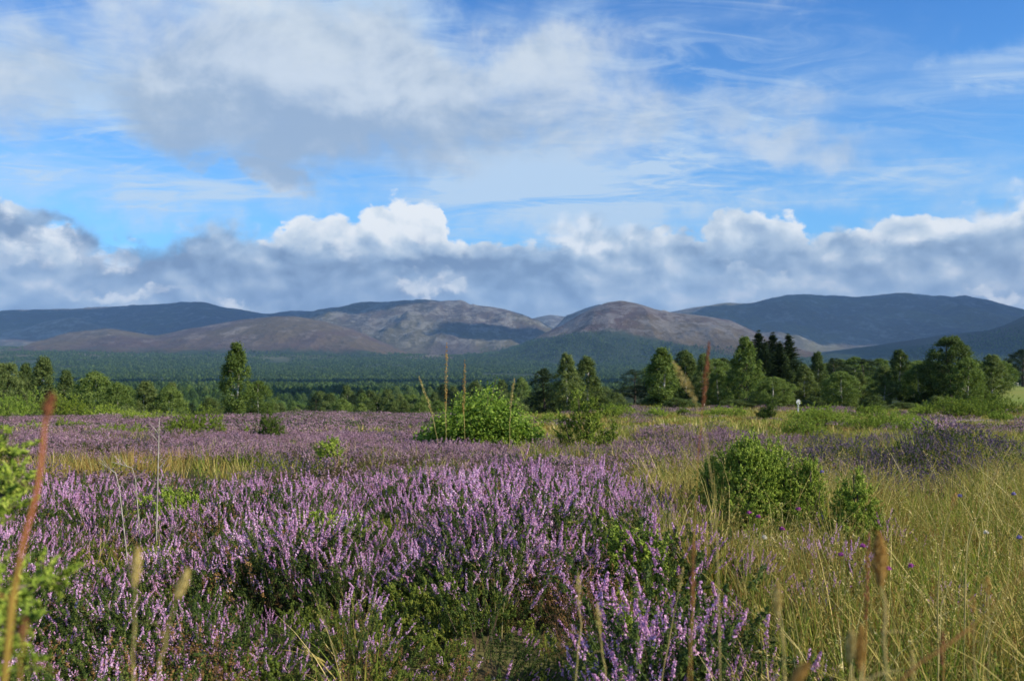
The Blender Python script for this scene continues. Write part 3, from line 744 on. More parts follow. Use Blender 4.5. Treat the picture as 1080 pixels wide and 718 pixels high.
TL = [
 ('birch_d', 6, 383, 78, 60, 'dark birch cut by the left edge of the picture above the bright bushes'),
 ('birch_b', 27, 385, 84, 34, 'olive birch between the left edge and the rusty blurred stem'),
 ('birch_b', 47, 378, 80, 44, 'tallest of the birches at far left, straight above the rusty blurred stem head'),
 ('birch_a', 70, 392, 88, 34, 'narrow birch just right of the tallest birch at far left'),
 ('birch_c', 100, 393, 76, 54, 'rounded olive birch right of the tallest far left birch'),
 ('birch_c', 124, 404, 72, 36, 'pale green low birch touching the right side of the rounded olive birch'),
 ('birch_b', 154, 403, 74, 44, 'grey green birch halfway between the left edge and the lone tall birch'),
 ('birch_c', 181, 409, 74, 38, 'round birch behind the upper left of the dark round juniper'),
 ('bushy', 222, 420, 62, 30, 'low bushy birch at the left foot of the lone tall birch'),
 ('tall_birch', 250, 363, 55, 38, 'lone tall pointed birch with white trunk standing clear on the left of the moor'),
 ('birch_c', 273, 402, 58, 34, 'shorter leafy birch against the right side of the lone tall birch'),
 ('young_birch', 360, 427, 64, 20, 'small cone shaped pale birch at the moor edge, left one of the pair'),
 ('young_birch', 381, 426, 63, 26, 'small cone shaped pale birch at the moor edge, right one of the pair'),
 ('bushy', 545, 424, 58, 36, 'light green rounded shrub at the foot of the wood, right of the big leafy bush'),
 ('pine_b', 574, 389, 60, 42, 'dark shaded tree left of the twin birches in the middle'),
 ('birch_a', 598, 374, 58, 36, 'left and slightly taller of the twin birches in the middle'),
 ('birch_b', 619, 377, 60, 42, 'right one of the twin birches in the middle'),
 ('pine_a', 669, 390, 76, 46, 'dark flat topped pine left of the white stemmed birch'),
 ('pine_b', 684, 400, 74, 40, 'dark low pine pressed against the left side of the white stemmed birch'),
 ('tall_birch', 699, 368, 62, 40, 'light green pointed birch with short white stem right of the middle'),
 ('birch_b', 724, 374, 72, 40, 'green birch behind the pale blurred grass head'),
 ('birch_b', 742, 374, 70, 34, 'birch directly behind the tall rust coloured grass head'),
 ('birch_c', 757, 390, 68, 30, 'blue green birch right of the tall rust coloured grass head'),
 ('birch_e', 786, 357, 66, 60, 'big bright birch in front of the dark spruces'),
 ('spruce_a', 800, 350, 78, 74, 'dark spruce behind the big bright birch, leftmost of the three spruce tops'),
 ('spruce_a', 815, 352, 80, 74, 'dark spruce with the middle one of the three spruce tops'),
 ('spruce_b', 832, 353, 78, 66, 'dark spruce with the rightmost of the three spruce tops'),
 ('spruce_a', 807, 360, 72, 60, 'lower dark spruce in the gap between the left and middle spruce tops'),
 ('spruce_b', 823, 361, 72, 60, 'lower dark spruce in the gap between the middle and right spruce tops'),
 ('birch_b', 822, 373, 74, 46, 'grey green birch in front of the rightmost spruce'),
 ('birch_c', 815, 398, 60, 42, 'low rounded birch left of the white marker post'),
 ('birch_a', 848, 385, 72, 30, 'olive birch above the white marker post'),
 ('birch_a', 862, 372, 80, 26, 'thin pointed birch between the spruces and the dark pines'),
 ('birch_c', 887, 392, 62, 40, 'bright green birch standing forward of the dark pines'),
 ('pine_a', 880, 378, 92, 36, 'dark pine behind the bright green birch'),
 ('pine_a', 912, 379, 88, 50, 'broad dark pine in the middle of the right hand row'),
 ('birch_a', 905, 393, 70, 30, 'small grey birch in front of the broad dark pine'),
 ('birch_b', 932, 386, 68, 36, 'grey green birch right of the broad dark pine'),
 ('birch_a', 949, 370, 72, 36, 'tall feathery birch left of the biggest right hand tree'),
 ('birch_c', 968, 386, 68, 36, 'rounded birch against the left foot of the biggest right hand tree'),
 ('birch_d', 1002, 355, 66, 64, 'biggest broad birch of the right hand row, with several domed tops'),
 ('birch_c', 1020, 378, 64, 38, 'lower birch leaning on the right side of the biggest right hand tree'),
 ('birch_b', 1046, 375, 68, 44, 'pointed blue green birch last before the bright field'),
 ('pine_b', 1078, 369, 190, 42, 'almost black pine behind the field at the right edge'),
 ('pine_b', 1066, 388, 200, 26, 'low black pine behind the two sheep'),
]
for k_, px_, yt, dd, wp, lb in TL: place_tree(k_, px_, yt, dd, wp, lb)
# unnamed woods between them
def fill(n, px0, px1, y0, y1, d0, d1, kinds, label, group, w=(22, 36), seed=1):
    rg = random.Random(seed)
    for i in range(n):
        px_ = px0 + (px1 - px0) * (i + rg.random()) / n; k_ = rg.choice(kinds)
        dd = rg.uniform(d0, d1); f_ = (dd - d0) / (d1 - d0)
        yt = y1 + (y0 - y1) * f_ + rg.uniform(-5, 5)
        place_tree(k_, px_, yt, dd, rg.uniform(*w), label, group)
fill(16, 180, 345, 421, 430, 90, 170, ['birch_a', 'birch_c', 'birch_b', 'pine_b'], 'small tree in the low wood behind the lone tall birch', 'low wood behind the lone tall birch', (22, 32), 3)
fill(34, 335, 470, 409, 428, 85, 260, ['birch_a', 'birch_c', 'birch_b', 'pine_b', 'birch_b'], 'tree in the dense wood between the two small cone shaped birches and the leafy bush', 'dense wood left of the leafy bush', (20, 36), 4)
fill(20, 470, 562, 402, 424, 85, 230, ['birch_a', 'birch_b', 'pine_b', 'birch_c'], 'tree in the shaded wood right behind the leafy bush', 'shaded wood behind the leafy bush', (22, 36), 5)
fill(8, 628, 675, 405, 424, 80, 200, ['birch_a', 'bushy', 'pine_b'], 'low tree in the gap between the twin birches and flat topped pine', 'low trees in the gap right of the twin birches', (20, 30), 6)
fill(26, 690, 870, 374, 398, 76, 150, ['birch_b', 'birch_c', 'birch_a', 'pine_b'], 'tree filling the row behind the big bright birch and the marker post', 'back trees left part of the right hand row', (28, 42), 7)
fill(34, 850, 1056, 376, 400, 74, 150, ['birch_b', 'birch_c', 'birch_a', 'birch_b', 'birch_c'], 'tree filling the row behind the pines and the biggest right hand birch', 'back trees right part of the right hand row', (28, 42), 8)
fill(12, -20, 200, 398, 412, 90, 160, ['birch_b', 'birch_c', 'pine_b'], 'tree filling the gaps behind the far left birches', 'back trees behind the far left birches', (28, 40), 9)

fill(30, 560, 1050, 413, 422, 58, 72, ['bushy'], 'low leafy shrub at the foot of the right hand trees', 'undergrowth below the right hand trees', (24, 44), 10)
fill(12, 20, 330, 427, 433, 62, 80, ['bushy'], 'low leafy shrub at the foot of the left hand trees', 'undergrowth below the left hand trees', (24, 40), 12)
# ------------------------------------------------------------------ the far forest (one mass)
def wood_tree(seed, n, ls, kind, mat):
    rng = np.random.default_rng(seed); mb = MB()
    H = 11.; 
    h = rng.uniform(0, 1, n) ** .8
    if kind == 0: r = 2.6 * np.array([P_ROUND(v) for v in h]); z0 = 2.5
    elif kind == 1: r = 2.3 * (1 - h * .9); z0 = 1.
    else: r = 2.9 * np.array([P_WIDE(v) for v in h]); z0 = 2.
    an = rng.uniform(0, 2 * PI, n); rr = r * rng.uniform(.35, 1.1, n) * (.7 + .6 * fbm(np.cos(an) * 1.6 + 5, np.sin(an) * 1.6 + h * 5, 3, seed))
    P = np.stack([np.cos(an) * rr, np.sin(an) * rr, z0 + h * (H - z0)], 1)
    Nn = np.stack([np.cos(an), np.sin(an), .3 + h * .6], 1) + rng.normal(size=(n, 3)) * .4
    mb.leaves(P, Nn, ls, 0, .8, rng)
    mb.tube([(0, 0, -1), (0, 0, 6)], [.2, .12], 1, 4)
    return mb.mesh('wood_tree', [mat, M['bark']])
wood = [wood_tree(1, 3200, .36, 0, M['forest_tree']), wood_tree(2, 3200, .34, 1, M['forest_tree']), wood_tree(3, 3200, .38, 2, M['forest_mix']),
        wood_tree(4, 150, 2.0, 0, M['forest_tree']), wood_tree(5, 150, 1.9, 1, M['forest_tree']), wood_tree(6, 150, 2.1, 2, M['forest_mix'])]
FE = ([-200, 60, 100, 300, 450, 480, 520, 560, 620, 700, 760, 850, 900, 960, 1000, 1040, 1080, 1300],
      [370, 368, 373, 374, 375, 372, 365, 357, 353, 361, 368, 376, 380, 370, 362, 352, 344, 335])
Ps = []; Sc = []; Id = []
for d0, d1, sp, sc0, lod in ((260, 700, 5.4, (.8, 1.15), 0), (700, 1700, 9.5, (.85, 1.2), 0), (1700, 3200, 13, (.75, 1.1), 1), (3200, 7200, 17, (.62, .95), 1)):
    ys = np.arange(d0, d1, sp); xs_ = []; ys_ = []
    for yy in ys:
        xx = np.arange(-.62 * yy, .66 * yy, sp); xs_.append(xx); ys_.append(np.full(len(xx), yy))
    x = np.concatenate(xs_); y = np.concatenate(ys_); x = x + R.uniform(-.5, .5, len(x)) * sp; y = y + R.uniform(-.5, .5, len(x)) * sp
    z = land(x, y); px, py = pix(x, y, z)
    e = np.interp(px, *FE) + (fbm(x / 420, y / 420, 3, 91) - .5) * 12
    nn = fbm(x / 330, y / 520, 3, 95)
    keep = (py > e) & (nn < .70)
    keep &= R.random(len(x)) < np.where(py < e + 4, .6, 1)
    keep &= ~((px > 815) & (px < 960) & (y > 2500) & (nn > .44))
    keep &= ~((px > 560) & (y < 640))
    x, y, z, nn = [a[keep] for a in (x, y, z, nn)]
    Ps.append(np.stack([x, y, z - .4], 1)); s = R.uniform(sc0[0] * .7, sc0[1] * 1.15, len(x)) * (.6 + .9 * fbm(x / 60, y / 90, 3, 96))
    s = s * (.62 if d0 < 700 else 1)
    w_ = 1 if lod == 0 else (1.2 if d0 < 3000 else 1.7)
    Sc.append(np.stack([s * w_, s * w_, s], 1)); Id.append(R.choice([0, 0, 1, 1, 2], len(x)) + 3 * lod)
P = np.concatenate(Ps); print('forest trees', len(P), 'near heather', n_near, 'mid', n_mid)
rt = np.zeros((len(P), 3)); rt[:, 2] = R.uniform(0, 2 * PI, len(P))
scatter('forest', P, rt, np.concatenate(Sc), np.concatenate(Id), wood, 'dark green pine forest filling the valley up to the foot of the hills', 'forest')

# ------------------------------------------------------------------ bushes
def juniper(seed, nsp, W, H, L, nn, nsz, mat, upright=.6, lobes=7, dense=1.):
    """sprays of needles over several uneven lobes, with short woody branches; unit = metres"""
    rng = np.random.default_rng(seed); mb = MB(); br = MB()
    lob = [(np.array([rng.uniform(-.34, .34) * W, rng.uniform(-.28, .28) * W, 0]), rng.uniform(.5, 1.12)) for _ in range(lobes)]
    for i in range(nsp):
        c, f = lob[rng.integers(lobes)]
        q = rng.normal(size=3); q[2] = abs(q[2]) + .1; q = unit(q)
        rr = rng.uniform(.6, 1.03); f = f * (1 - .35 * (np.linalg.norm(c) / W) ** 2)
        p = c * .9 + q * np.array([W * .36, W * .36, 0]) * rr + np.array([0, 0, H * f * (.30 + .70 * q[2]) * rr])
        p[2] = max(p[2], .03)
        d = unit(q * (1 - upright) * 1.2 + np.array([0, 0, upright]) + rng.normal(size=3) * .28)
        Ls = L * rng.uniform(.6, 1.3) * (2.1 if rng.random() < .12 else 1)
        for k in range(3):
            dk = unit(d + rng.normal(size=3) * .38)
            shoot(mb, rng, p - d * Ls * .3, dk, Ls * rng.uniform(.6, 1), L * .12, nn, nsz, 0, 1.1, .32)
        if rng.random() < .12:
            br.tube([(0, 0, -.05), (c + p) / 2 * np.array([1, 1, .8]), p], [.014, .009, .004], 0, 5)
    return mb, br, mat
def make_bush(name, mbs, label, cat, loc, rz=0, s=1., group=None):
    mb, br, mat = mbs
    o = empty(name, loc, rz, s)
    mb.build('foliage', [mat], o)
    if br.V: br.build('branch', [M['bark']], o)
    tag(o, label, cat, group); return o
def lift(px, py, s=0): x_, y_ = spot(px, py)[:2]; return (x_, y_, G(x_, y_) - .03)
def W_(px, py, wpx): return wpx / F * on_ground(px, py)[1]

# big leafy bush
def leafy(seed, W, H, n, ls, prof=None):
    rng = np.random.default_rng(seed)
    mb = MB(); br = MB()
    for c in range(n):
        an = rng.uniform(0, 2 * PI); r = math.sqrt(rng.uniform(0, 1)); xx = math.cos(an) * r * W / 2; yy = math.sin(an) * r * W / 2 * .8
        top = H * (1 - .70 * abs(xx / (W / 2) - .1) ** 1.1) * (.72 + .5 * float(vnoise(xx * 3.1 + 9, yy * 3.1 + 4, 5))) * (1 - .35 * (yy / (W / 2)) ** 2) * rng.uniform(.70, 1.12)
        zc = top * rng.uniform(.15, 1) ** .5
        p1 = np.array([xx, yy, zc]); d = unit(np.array([xx, yy, H * .9]) + rng.normal(size=3) * .25)
        m_ = 13; t = rng.uniform(0, 1, m_); Lg = .30
        P_ = p1 - d * (t * Lg)[:, None] + rng.normal(size=(m_, 3)) * .045
        mb.leaves(P_, rng.normal(size=(m_, 3)) * .7 + np.array([0, 0, .6]) + d * .4, ls, 0, .6, rng)
        if rng.random() < .08: br.tube([(xx * .2, yy * .2, -.05), (xx * .6, yy * .6, zc * .55), p1], [.02, .013, .004], 0, 5)
    return mb, br, M['shrub_leaf']
D_ = spot(505, 467)[1]
make_bush('leafy_bush', leafy(51, .142 * D_, .060 * D_ + .2, 1700, .062), 'big bright green leafy bush in mid moor with dry stems in front', 'bush', lift(505, 467))
make_bush('juniper_bush', juniper(52, 260, .055 * D_, .018 * D_, .14, 16, .05, M['juniper_yellow'], .4), 'low yellow green juniper mat at the right foot of the big leafy bush', 'bush', lift(545, 470))

# upright junipers: columns of sprays
def column_j(seed, cols, L, mat, nn=16, nsz=.04):
    rng = np.random.default_rng(seed); mb = MB(); br = MB()
    for (cx, cy, r, h, n, lean) in cols:
        for i in range(n):
            t = rng.uniform(0.05, 1); an = rng.uniform(0, 2 * PI); rr = r * (1 - .75 * t) ** .7 * rng.uniform(.4, 1.1)
            p = np.array([cx + lean * t * h + math.cos(an) * rr, cy + math.sin(an) * rr, t * h])
            d = unit(np.array([math.cos(an) * .5 + lean, math.sin(an) * .5, .9]) + rng.normal(size=3) * .25)
            for k in range(2): shoot(mb, rng, p, unit(d + rng.normal(size=3) * .3), L * rng.uniform(.6, 1.1), L * .13, nn, nsz, 0, 1.1, .32)
        br.tube([(cx, cy, -.05), (cx + lean * h * .5, cy, h * .5), (cx + lean * h * .9, cy, h * .9)], [.018, .012, .004], 0, 5)
    return mb, br, mat
D_ = spot(614, 470)[1]; k_ = D_ / F * 1.12
make_bush('juniper_bush', column_j(53, [(-7*k_, 0, 6*k_, 40*k_, 46, -.30), (0, 0, 9*k_, 62*k_, 110, -.06), (7*k_, .1, 6*k_, 38*k_, 46, .22), (-12*k_, .1, 5*k_, 26*k_, 26, -.35), (3*k_, -.1, 7*k_, 52*k_, 70, .12)], .17, M['juniper_leaf']),
          'spiky upright juniper in the middle of the moor, taller of the two side by side', 'bush', lift(614, 470))
make_bush('juniper_bush', column_j(54, [(0, 0, 6*k_, 26*k_, 36, .1), (7*k_, 0, 5*k_, 31*k_, 36, .2), (-6*k_, 0, 4*k_, 22*k_, 24, -.25)], .15, M['juniper_leaf']),
          'small spiky juniper just right of the taller upright one', 'bush', lift(635, 470))

BL = [ # px, py(base), width px, height px, material, sprays, label
 (198, 459, 58, 40, 'juniper_leaf', 420, 'round dark green juniper left of the lone tall birch', 7),
 (281, 459, 32, 30, 'juniper_dark', 190, 'small dark juniper below the lone tall birch', 5),
 (262, 459, 12, 9, 'juniper_yellow', 60, 'tiny yellow green juniper left of the small dark one', 3),
 (126, 458, 56, 21, 'juniper_leaf', 240, 'long low juniper left of the round dark green one', 6),
 (75, 451, 26, 15, 'juniper_leaf', 100, 'flat green juniper right of the rusty blurred stem', 4),
 (6, 455, 34, 12, 'juniper_leaf', 120, 'low green juniper at the left edge below the bright bush', 4),
 (35, 452, 34, 9, 'juniper_yellow', 90, 'pale flat juniper behind the rusty blurred stem', 4),
 (14, 441, 76, 34, 'shrub_leaf', 420, 'bright green bush at the left edge in front of the birches', 7),
 (70, 436, 40, 30, 'juniper_leaf', 200, 'green bush with pointed shoots right of the rusty blurred stem head', 6),
 (105, 436, 60, 14, 'juniper_yellow', 200, 'yellow green low scrub along the moor edge below the rounded olive birch', 7),
 (155, 443, 46, 14, 'juniper_yellow', 170, 'yellowish scrub with orange tint at the moor edge above the long low juniper', 6),
 (352, 476, 44, 17, 'juniper_yellow', 120, 'low yellow green juniper patch in the heather left of the leafy bush', 5),
 (302, 474, 30, 10, 'juniper_yellow', 80, 'small yellow green patch in the heather below the small dark juniper', 4),
 (415, 468, 46, 8, 'juniper_yellow', 110, 'flat pale green patch against the left foot of the leafy bush', 5),
 (575, 446, 40, 10, 'juniper_yellow', 120, 'pale green scrub below the dark shaded tree', 5),
 (653, 438, 36, 12, 'juniper_yellow', 120, 'pale scrub in the gap right of the twin birches', 5),
 (690, 438, 30, 11, 'juniper_yellow', 110, 'low pale scrub at the foot of the white stemmed birch', 5),
 (720, 437, 13, 10, 'juniper_leaf', 70, 'little round green bush right of the white stemmed birch', 3),
 (762, 438, 50, 11, 'juniper_yellow', 150, 'low scrub at the foot of the big bright birch', 6),
 (808, 441, 17, 22, 'juniper_dark', 130, 'dark pointed juniper left of the white marker post', 3),
 (868, 446, 70, 24, 'juniper_yellow', 380, 'wide mid green juniper right below the marker post', 9),
 (850, 457, 60, 20, 'juniper_yellow', 280, 'yellow green juniper spreading below the marker post', 8),
 (925, 450, 80, 19, 'juniper_yellow', 400, 'long juniper in the middle of the right hand scrub', 9),
 (915, 433, 40, 12, 'juniper_leaf', 140, 'low juniper at the foot of the broad dark pine', 5),
 (955, 452, 50, 16, 'juniper_yellow', 190, 'yellow green tail of scrub above the dark heather mound', 6),
 (976, 430, 30, 12, 'juniper_yellow', 90, 'small pale bush in front of the biggest right hand birch', 4),
 (1010, 438, 60, 20, 'juniper_leaf', 300, 'dark green juniper hedge left of the track, left half', 8),
 (1052, 436, 70, 24, 'juniper_leaf', 360, 'dark green juniper hedge reaching the right edge below the field', 8),
 (1062, 441, 34, 9, 'juniper_yellow', 90, 'low pale bush in front of the hedge at the right edge', 4),
]
for i, (bx, by, wp, hp, mt, n, lb, lo) in enumerate(BL):
    xg, yg, k_, lf = spot(bx, by)
    sz = max(.035, 1.5 * k_)
    j = juniper(60 + i, int(n * 1.35), wp * k_, hp * k_ * 1.02 + lf, max(.10, min(.22, 5 * k_)), 12, sz, M[mt], .5, lo)
    make_bush('scrub_bush' if mt == 'shrub_leaf' else 'juniper_bush', j, lb, 'bush', (xg, yg, G(xg, yg) - .03))

# nearer junipers
def near_j(seed, bx, by, wp, hp, n, mt, lb, lobes, L=.09, nn=26, sz=.020, up=.45):
    xg, yg, k_, lf = spot(bx, by)
    make_bush('juniper_bush', juniper(seed, int(n * 1.3), wp * k_, hp * k_ + lf, L, nn, sz, M[mt], up, lobes), lb, 'bush', (xg, yg, G(xg, yg) - .03))
near_j(101, 783, 536, 92, 74, 1700, 'juniper_yellow', 'large bright juniper with yellow green tips in the grass on the right', 8)
near_j(102, 848, 540, 36, 58, 300, 'juniper_yellow', 'narrower juniper at the right side of the large bright one', 5)
near_j(103, 905, 550, 58, 64, 300, 'juniper_yellow', 'open juniper with a rusty dead branch in front of the dark heather mound', 7)
near_j(104, 672, 585, 62, 42, 420, 'juniper_yellow', 'yellow green creeping juniper at the right end of the heather', 7)
near_j(105, 180, 540, 90, 34, 380, 'juniper_yellow', 'yellow green creeping juniper in the heather on the left', 8)
near_j(106, 350, 545, 70, 36, 300, 'juniper_yellow', 'yellow green juniper sprigs rising from the heather left of the middle', 8)
near_j(107, 660, 650, 60, 36, 300, 'juniper_yellow', 'pale green juniper low in the heather right of the middle', 7, .07, 26, .014)
near_j(108, 480, 505, 30, 14, 90, 'juniper_leaf', 'small green juniper shoots behind the front heather', 4)
# juniper boughs at the left edge, close to the camera
def bough(px0, py0, px1, py1, d0, d1, n, seed, label):
    rng = np.random.default_rng(seed)
    a = ray(px0, py0) * d0; b = ray(px1, py1) * d1
    o = empty('juniper_bough', tuple(a)); mb = MB(); br = MB(); n = int(n * 1.3)
    br.tube([(0, 0, 0), tuple((b - a) * .5 + np.array([0, 0, .01])), tuple(b - a)], [.006, .004, .002], 0, 6)
    for i in range(n):
        t = rng.uniform(.05, 1); p = (b - a) * t + rng.normal(size=3) * .006
        d = unit(unit(b - a) * .6 + rng.normal(size=3) * .7 + np.array([0, 0, .35])); L = .075 * (1.1 - .5 * t)
        shoot(mb, rng, p, d, L, .006, 60, .012, 0, 1.0, .3)
        br.tube([p, p + d * L], [.0016, .0008], 0, 4)
    mb.build('foliage', [M['juniper_yellow']], o); br.build('branch', [M['bark']], o)
    tag(o, label, 'branch')
bough(-40, 575, 22, 505, 1.35, 1.5, 22, 1, 'blurred bright green juniper tip at the left edge at mid height')
bough(-50, 500, 14, 470, 1.5, 1.55, 18, 2, 'blurred bright green juniper tip at the left edge, uppermost of the near ones')
bough(-60, 660, 58, 610, 1.1, 1.25, 26, 3, 'blurred green juniper branch reaching in from the left beside the rusty stem')
bough(-60, 720, 20, 665, 1.0, 1.1, 22, 4, 'blurred green juniper branch low in the left corner')

# ------------------------------------------------------------------ tall grass stems with seed heads
def stem(pts, dist, r, head, hl, hr, hmat, smat, label, nseed=120, ssz=None, group=None):
    """pts: pixels from foot to tip; the plant stands at its own distance"""
    W3 = [ray(a, b) * (dist / ray(a, b)[1]) for a, b in pts]
    W3 = np.array(W3)
    g = G(W3[0][0], dist)
    foot = np.array([W3[0][0] + (W3[0][0] - W3[-1][0]) * .05, dist + .03, min(g, W3[0][2]) - .02])
    base = foot
    # smooth curve
    ctrl = np.array([foot] + list(W3)); tt = np.linspace(0, len(ctrl) - 1, 14)
    C = np.stack([np.interp(tt, np.arange(len(ctrl)), ctrl[:, k]) for k in range(3)], 1)
    C2 = C.copy(); C2[1:-1] = (C[:-2] + 2 * C[1:-1] + C[2:]) / 4
    o = empty('grass_stem', tuple(base))
    rg = np.random.default_rng(int(abs(pts[0][1]) * 3 + abs(pts[-1][0])))
    C2[1:-1] += rg.normal(size=(12, 3)) * r * .8
    rad_ = np.linspace(r, r * .5, 14) * rg.uniform(.82, 1.12, 14); rad_[4] *= 1.45; rad_[8] *= 1.4
    mb = MB(); mb.tube(C2 - base, rad_, 0, 6)
    for q_ in (4, 8):
        sd = unit(np.array([rg.choice([-1, 1]), rg.normal() * .5, .6])); Lf = r * rg.uniform(20, 40); tq = np.linspace(0, 1, 6)[:, None]
        mb.blade(C2[q_] - base + sd * Lf * tq + np.array([0, 0, -1.]) * Lf * .6 * tq ** 2, r * 1.7, np.array([0, 1., 0]), 0)
    mb.build('stalk', [smat], o)
    if head:
        rng = np.random.default_rng(int(abs(pts[0][0]) * 7 + dist * 100)); hb = MB()
        L = hl / F * dist; rad = hr / F * dist
        d = unit(C2[-1] - C2[-3]); n = nseed
        t = rng.uniform(0, 1, n); an = rng.uniform(0, 2 * PI, n)
        u = unit(np.cross(d, [.1, 1, .2])); v = np.cross(d, u)
        prof = np.sin(PI * (t * .86 + .1)) ** .7
        out = np.cos(an)[:, None] * u + np.sin(an)[:, None] * v
        P_ = (C2[-1] - base) - d * L * .85 + d * (t * L)[:, None] + out * (prof * rad * rng.uniform(.45, 1, n))[:, None]
        hb.leaves(P_, out + rng.normal(size=(n, 3)) * .3, ssz or max(rad * .75, .002), 0, .4, rng, axis=d + out * .3)
        hb.build('seed_head', [hmat], o)
    tag(o, label, 'grass stem', group)
st, so_, sr = M['seed_tan'], M['seed_orange'], M['seed_rust']
ss_, sru = M['stalk_straw'], M['stalk_rust']
stem([(0, 672), (20, 600), (35, 520), (47, 450), (54, 418)], .62, .0022, True, 26, 6.5, sr, sru, 'thick rusty blurred stem curving up at the far left with a round brown head', 160, .0035)
stem([(20, 720), (26, 655)], .60, .0010, True, 26, 6, sr, sru, 'short brown blurred bud beside the foot of the thick rusty stem', 90, .003)
stem([(140, 720), (142, 650), (145, 582)], .78, .0009, True, 40, 6.5, st, ss_, 'pale yellow blurred grass head on the left, upright one of two', 600, .0032)
stem([(165, 720), (176, 660), (197, 604)], .78, .0009, True, 32, 6, st, ss_, 'pale yellow blurred grass head on the left, tilted one of two', 560, .0032)
stem([(470, 476), (470, 430), (471, 372)], 15., .0058, True, 72, 2.3, so_, ss_, 'tallest of the thin dry stems rising in front of the leafy bush', 200)
stem([(491, 476), (489, 440), (490, 388)], 15., .0058, True, 58, 2.2, so_, ss_, 'dry stem right of the tallest one in front of the leafy bush', 170)
stem([(463, 476), (457, 440), (444, 403)], 15., .0058, True, 46, 2.1, st, ss_, 'dry stem leaning left in front of the leafy bush', 120)
stem([(537, 470), (538, 435), (542, 403)], 15., .0058, True, 34, 2., st, ss_, 'dry stem over the right shoulder of the leafy bush', 100)
stem([(760, 640), (752, 500), (735, 425), (714, 388)], 1.25, .0008, True, 48, 5.5, st, ss_, 'pale nodding grass head in front of the birches right of the middle', 120, .004)
stem([(730, 600), (735, 500), (741, 430), (747, 370)], 1.35, .0007, True, 68, 3.4, sr, sru, 'tall rust coloured grass head in front of the birches right of the middle', 220, .004)
stem([(726, 718), (730, 650), (731, 580)], 1.1, .0009, True, 70, 3.4, sr, sru, 'rust coloured dock stem at the right end of the near heather', 150, .004)
stem([(935, 718), (932, 660), (927, 570)], .95, .0018, True, 54, 8.5, so_, ss_, 'plump orange brown seed head, largest in the grass at lower right', 900, .0045)
stem([(828, 718), (824, 670), (820, 618)], 1.0, .0014, True, 36, 5, st, ss_, 'pale seed head in the grass left of the plump orange one', 480, .0035)
stem([(898, 740), (899, 715), (898, 668)], .8, .0014, True, 34, 6, st, ss_, 'yellow seed head at the bottom, left one of the close pair', 520, .0035)
stem([(908, 740), (908, 718), (908, 666)], .8, .0018, True, 46, 5.5, so_, ss_, 'orange seed head at the bottom, right one of the close pair', 520, .0035)
stem([(840, 745), (844, 725), (850, 702)], .8, .0014, True, 28, 7, so_, ss_, 'orange seed head just rising over the bottom edge', 420, .0035)
stem([(912, 718), (913, 670), (916, 575)], 1.6, .0016, True, 90, 4, sr, sru, 'rust coloured spike just left of the plump orange seed head', 240, .005)
stem([(1043, 700), (1043, 650), (1041, 610)], 1.4, .0009, True, 18, 4, so_, ss_, 'small orange seed head upper one of two at lower right', 90, .004)
stem([(1028, 718), (1027, 670), (1026, 630)], 1.4, .0009, True, 18, 4, so_, ss_, 'small orange seed head lower one of two at lower right', 90, .004)
stem([(995, 730), (994, 700), (994, 670)], 1.3, .0014, True, 34, 3.6, sr, sru, 'rust coloured spike near the bottom right', 120, .004)
stem([(962, 730), (963, 705), (962, 690)], 1.2, .0012, True, 26, 4, st, ss_, 'pale seed head low between the two rust coloured spikes', 120, .004)
stem([(910, 745), (985, 690), (1050, 640), (1084, 596)], .8, .0013, False, 0, 0, None, sru, 'brown stem slanting up to the right across the bottom right corner', group=None)
stem([(1018, 600), (1024, 560), (1052, 496)], 2.4, .0016, True, 22, 3, st, ss_, 'straw grass head leaning right beside the dark heather mound', 90)
stem([(990, 600), (996, 560), (1008, 521)], 2.4, .0016, True, 20, 3, so_, ss_, 'orange grass head leaning right below the dark heather mound', 90)
stem([(605, 718), (613, 660), (610, 610)], 1.5, .0016, True, 34, 4, st, ss_, 'beige grass head in front of the green heather below the middle', 120)
stem([(640, 718), (634, 680), (630, 640)], 1.4, .0012, True, 30, 4, st, ss_, 'beige grass head right of the other one below the middle', 110)
stem([(697, 718), (708, 660), (720, 602)], 1.9, .0014, True, 26, 3, st, ss_, 'thin beige grass head at the right end of the near heather', 90)

# dead twig on the left
def twig(pts, dist, r, label):
    W3 = np.array([ray(a, b) * (dist / ray(a, b)[1]) for a, b in pts]); W3[0][2] = min(W3[0][2], G(W3[0][0], dist))
    mb = MB(); tt = np.linspace(0, len(W3) - 1, 10)
    C = np.stack([np.interp(tt, np.arange(len(W3)), W3[:, k]) for k in range(3)], 1)
    mb.tube(C - W3[0], np.linspace(r, r * .4, 10), 0, 6)
    rng = np.random.default_rng(3)
    for i in (4, 6, 7):
        d = unit(np.array([rng.choice([-1, 1]) * .8, 0, 1])); mb.tube([C[i] - W3[0], C[i] - W3[0] + d * r * 18], [r * .5, r * .2], 0, 4)
    o = mb.build('dead_twig', [M['wood_grey']]); o.location = tuple(W3[0]); tag(o, label, 'twig')
twig([(165, 520), (167, 480), (168, 440)], 5.2, .005, 'thin grey dead twig standing up in the heather on the left')
twig([(140, 525), (124, 500), (104, 487)], 5.0, .004, 'pale yellow stalk leaning left below the grey twig')
twig([(152, 520), (142, 494), (118, 487)], 5.4, .004, 'pale yellow stalk bent over to the left beside the grey twig')

